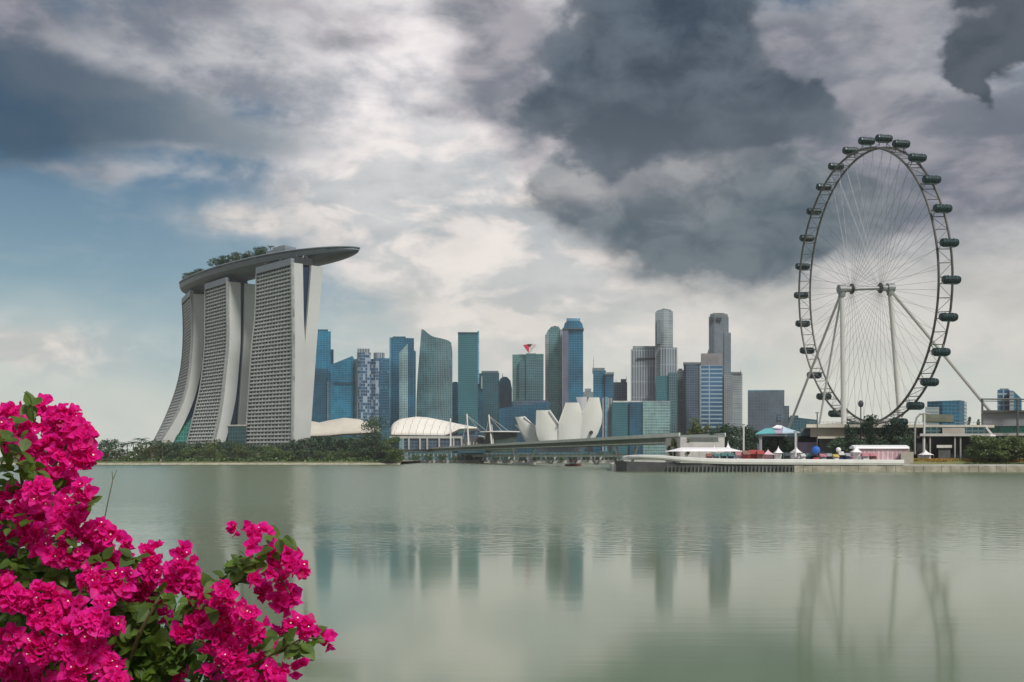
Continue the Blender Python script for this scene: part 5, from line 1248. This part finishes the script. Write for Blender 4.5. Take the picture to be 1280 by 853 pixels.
def bract(mb, base, dirv, nrm, L, Wd, r):
    """papery heart-shaped bract with a folded midrib and curled tip"""
    side = dirv.cross(nrm).normalized(); nrm = side.cross(dirv).normalized()
    prof = [(0.0, 0.10), (0.22, 0.78), (0.45, 1.0), (0.7, 0.80), (0.9, 0.36), (1.0, 0.0)]
    cup = r.uniform(0.10, 0.35); curl = r.uniform(-0.25, 0.35); vs = []; rip = r.uniform(-.07, .07)
    for i, (u, w_) in enumerate(prof):
        c_ = base+dirv*(L*u)+nrm*(L*(0.30*u*(1-u)*1.2+curl*u*u))
        hw = Wd*w_*0.5; e = nrm*(cup*hw*2*(1-0.4*u))
        vs += [c_-side*hw+e+nrm*(rip*L*((i % 2)*2-1)), c_, c_+side*hw+e-nrm*(rip*L*((i % 2)*2-1))]
    fs = []
    for i in range(5):
        k = i*3; fs += [(k, k+1, k+4, k+3), (k+1, k+2, k+5, k+4)]
    mb.add(vs, fs)
def flower(mb, fl, p, out_, size, r):
    out_ = out_.normalized(); a = out_.orthogonal().normalized(); b_ = out_.cross(a); ph = r.uniform(0, 6.28); op = r.uniform(0.35, 0.95)
    for k in range(3):
        q = ph+k*2.094+r.uniform(-.2, .2); rad = (a*math.cos(q)+b_*math.sin(q))
        dv = (rad*op+out_*(1.05-op*0.55)).normalized(); nr = (out_*op-rad*(1-op*.4)).normalized()
        bract(mb, p, dv, -nr if False else nr, size*r.uniform(0.85, 1.15), size*r.uniform(0.75, 0.95), r)
    if r.random() < 0.22:
        q = p+out_*size*0.55; rr = size*0.085
        fl.add([q+(a*math.cos(j*1.2566)+b_*math.sin(j*1.2566))*rr*(1.0) for j in range(5)]+[q+out_*rr*0.3], [(0, 1, 5), (1, 2, 5), (2, 3, 5), (3, 4, 5), (4, 0, 5)])
        fl.tube([p, q], rr*0.3, 3, cap=False)
clusters = [(18,522,26),(-8,535,26),(52,514,24),(82,522,24),(100,540,22),(96,562,22),(64,556,20),(78,540,20),(40,545,17),(112,572,12),(30,560,14),(68,580,18),(100,585,14),(60,592,16),
 (85,605,14),(20,628,24),(50,618,20),(-10,640,24),(46,640,22),(85,632,20),(100,650,20),(105,612,13),(78,655,20),(120,668,20),(140,672,16),(96,685,24),(126,694,22),(150,700,18),(158,676,9),(40,668,18),(10,676,18),(60,690,16),
 (192,692,15),(196,712,18),(228,690,11),(232,704,14),(218,722,18),(176,724,20),(150,728,20),(120,725,20),(196,742,18),(240,730,20),(258,748,18),(165,752,15),(0,728,15),(12,742,22),(36,756,18),(55,742,15),
 (60,772,22),(90,760,20),(112,778,22),(84,798,24),(50,812,22),(118,806,22),(20,800,20),(100,836,22),(134,830,20),(60,842,20),(24,844,22),(148,852,16),(0,820,16),(140,778,14),(128,758,12),
 (280,744,16),(276,768,20),(250,778,18),(226,790,14),(306,766,14),(292,790,20),(264,800,18),(318,786,16),(310,812,20),(332,806,14),(288,824,20),(326,834,20),(300,850,18),(344,842,14),(225,845,15),(262,842,10),(348,858,12),(205,770,9),
 (297,661,9),(308,656,7),(325,668,14),(316,684,9),(334,686,10),(352,680,12),(366,694,13),(372,712,14),(358,706,12),(338,706,10),(322,722,9),(334,734,12),(354,728,12),(364,742,12),(348,748,12),(356,762,9),(340,718,9),
 (352,782,10),(366,778,10),(382,786,12),(396,790,7),(410,800,11),(404,797,9),(364,815,8),(377,832,9),(372,842,6)]
def rad3(rpx, Y): return rpx/F*Y
for (cx, cy, cr) in clusters:
    cy += 7 if cy < 560 else 0
    Y = YF+rf_.uniform(-0.16, 0.22)+(0.12 if cy < 600 else 0)-(0.12 if cy > 760 and cx < 200 else 0)
    c_ = pt(cx, cy, Y); R_ = rad3(cr, Y)
    mb = MB(); fl = MB()
    size = 0.030 if cr > 9 else 0.027
    n_ = max(2, int((cr/8.2)**2*4.6))
    for i in range(n_):
        v = Vector((rf_.gauss(0, 1), rf_.gauss(0, 1), rf_.gauss(0, 1))).normalized()
        if v.y > 0.3: v.y = -v.y*0.6
        rr = R_*rf_.uniform(0.45, 0.95) if n_ > 4 else R_*rf_.uniform(.1, .5)
        p = c_+Vector((v.x*rr, v.y*rr*0.9, v.z*rr))
        flower(mb, fl, p-v*size*0.3, v+Vector((0, -0.25, 0.25))+Vector((rf_.uniform(-.5, .5), rf_.uniform(-.5, .3), rf_.uniform(-.5, .5))), size*rf_.uniform(0.85, 1.15), rf_)
    o = mb.build('flower_cluster', M['bract'], bush)
    if fl.v: fl.build('floret', M['floret'], o)
# leaves
lf = MB()
def leaf(mb, p, dirv, nrm, L, r):
    side = dirv.cross(nrm).normalized(); nrm = side.cross(dirv); vs = []; prof = [(0, 0.04), (0.2, 0.62), (0.42, 0.74), (0.7, 0.5), (0.9, 0.17), (1, 0)]
    bend = r.uniform(-.35, .1); fold = r.uniform(0.05, 0.3)
    for u, w_ in prof:
        q = p+dirv*(L*u)+nrm*(bend*L*u*u); hw = w_*L*0.48; vs += [q-side*hw+nrm*hw*fold, q, q+side*hw+nrm*hw*fold]
    fs = []
    for i in range(5): k = i*3; fs += [(k, k+1, k+4, k+3), (k+1, k+2, k+5, k+4)]
    mb.add(vs, fs)
leafspots = [(20,540,16,8),(38,507,6,5),(8,600,18,18),(40,590,12,10),(8,560,10,8),(64,612,10,8),(30,660,20,14),(75,668,12,8),(20,700,26,34),(60,715,26,40),(85,730,22,30),(40,735,20,24),(10,770,20,20),(110,745,16,20),
 (150,765,22,40),(175,775,22,46),(165,800,24,50),(190,810,20,44),(175,835,26,50),(205,825,18,30),(225,815,16,26),(200,850,24,34),(150,812,14,24),(240,760,10,12),(210,745,10,10),(250,850,14,16),
 (40,790,20,20),(70,825,20,20),(5,855,20,20),(130,850,20,20),(280,850,20,18),(320,800,16,14),(280,780,16,16),(90,700,14,14),(140,745,14,14),(270,735,10,12),
 (293,715,9,14),(285,726,8,12),(302,709,7,10),(308,702,5,6),(345,690,6,6),(352,672,5,4),(330,700,5,5),(372,804,6,7),(378,812,5,6),(388,796,5,4),(360,800,5,5),(344,795,5,4),(270,755,8,8),(130,700,10,8),(170,700,8,6),(0,650,14,12),(110,630,8,6)]
for (cx, cy, cr, n_) in leafspots:
    for i in range(int(n_*1.5)):
        Y = YF+rf_.uniform(0.0, 0.34) if n_ > 10 else YF+rf_.uniform(-.12, .15)
        a = rf_.uniform(0, 6.28); q = cr*math.sqrt(rf_.random()); p = pt(cx+q*math.cos(a), cy+q*math.sin(a), Y)
        dv = Vector((rf_.gauss(0, 1), rf_.gauss(-.4, .7), rf_.gauss(-.1, 0.8))).normalized(); leaf(lf, p, dv, Vector((rf_.gauss(0, .5), -0.6, 1)).normalized(), rf_.uniform(0.028, 0.058), rf_)
# deeper shaded foliage that closes the lower left of the bush
for i in range(2600):
    px = rf_.uniform(-40, 350); py = rf_.uniform(600, 900)
    lim = 640+max(0, px-30)*0.46 if px < 150 else 700+(px-150)*0.55
    if py < lim+12: continue
    if 236 < px < 300 and 812 < py: 
        if rf_.random() < .8: continue
    Y = YF+rf_.uniform(0.25, 0.85); k = Y/YF; p = pt(px, py, Y)
    dv = Vector((rf_.gauss(0, 1), rf_.gauss(-.3, .7), rf_.gauss(0, 0.8))).normalized(); leaf(lf, p, dv, Vector((rf_.gauss(0, .5), -0.6, 1)).normalized(), rf_.uniform(0.04, 0.07), rf_)
lf.build('leaves', M['bleaf'], bush)
def stem(pts, r0, r1, nm='stem'):
    P_ = [pt(x, y, Y) for x, y, Y in pts]; n_ = len(P_); mb = MB(); mb.tube(P_, [r0+(r1-r0)*i/(n_-1) for i in range(n_)], 6); mb.build(nm, M['stem'], bush)
stem([(150, 1050, 3.2), (180, 900, 3.2), (240, 800, 3.15), (275, 745, 3.05), (300, 720, 3.0), (318, 704, 3.0), (332, 690, 3.0)], 0.009, 0.003)
stem([(318, 704, 3.0), (345, 712, 3.0), (362, 742, 3.0)], 0.003, 0.002)
stem([(240, 860, 3.1), (320, 830, 3.05), (355, 810, 3.0), (378, 798, 3.0), (404, 798, 3.0)], 0.005, 0.002)
stem([(378, 798, 3.0), (366, 812, 3.0)], 0.002, 0.0015); stem([(380, 798, 3.0), (378, 826, 3.0)], 0.002, 0.0015)
stem([(120, 1060, 3.3), (150, 860, 3.1), (175, 790, 2.95), (195, 755, 2.92), (206, 735, 2.92)], 0.008, 0.003)
stem([(60, 1080, 3.4), (60, 860, 3.3), (45, 720, 3.2), (30, 620, 3.15), (20, 545, 3.15)], 0.011, 0.004)
stem([(30, 620, 3.15), (70, 580, 3.15), (90, 545, 3.15)], 0.005, 0.003); stem([(40, 1080, 3.5), (10, 860, 3.4), (-10, 700, 3.3)], 0.01, 0.005)
stem([(45, 720, 3.2), (90, 690, 3.1), (120, 672, 3.05)], 0.005, 0.003); stem([(100, 1060, 3.3), (220, 880, 3.2), (270, 810, 3.15), (300, 780, 3.1)], 0.008, 0.003)
# thin dry stalk of grass rising out of the water's edge behind the bush
t = thing('grass_stalk', 'single thin dry grass stalk beside the bush against the water', 'grass stalk', (X_(136, 4), 4, 5.4))
mb = MB(); mb.tube([pt(120, 700, 4), pt(136, 622, 4), pt(141, 600, 4), pt(146, 588, 4)], [0.003, 0.002, 0.0016, 0.001], 5); mb.tube([pt(141, 600, 4), pt(140, 590, 4)], 0.0014, 4); mb.build('blade', M['stem'], t)
# ------------------------------------------------------------------ humid air over the bay
m = bpy.data.materials.new('humid_air'); m.use_nodes = True; n = NT(m.node_tree); m.node_tree.nodes.clear()
o_ = n.n('ShaderNodeOutputMaterial'); pv = n.n('ShaderNodeVolumePrincipled'); pv.inputs['Color'].default_value = (0.93, 0.95, 0.96, 1)
pv.inputs['Density'].default_value = 0.00005; pv.inputs['Anisotropy'].default_value = 0.0
n.link(pv.outputs[0], o_.inputs['Volume'])
mb = MB(); mb.box((0, 2970, 149), (7000, 6100, 304)); hz_ = mb.build('haze', m); hz_['kind'] = 'stuff'; hz_['label'] = 'thin humid haze over the bay and the city'
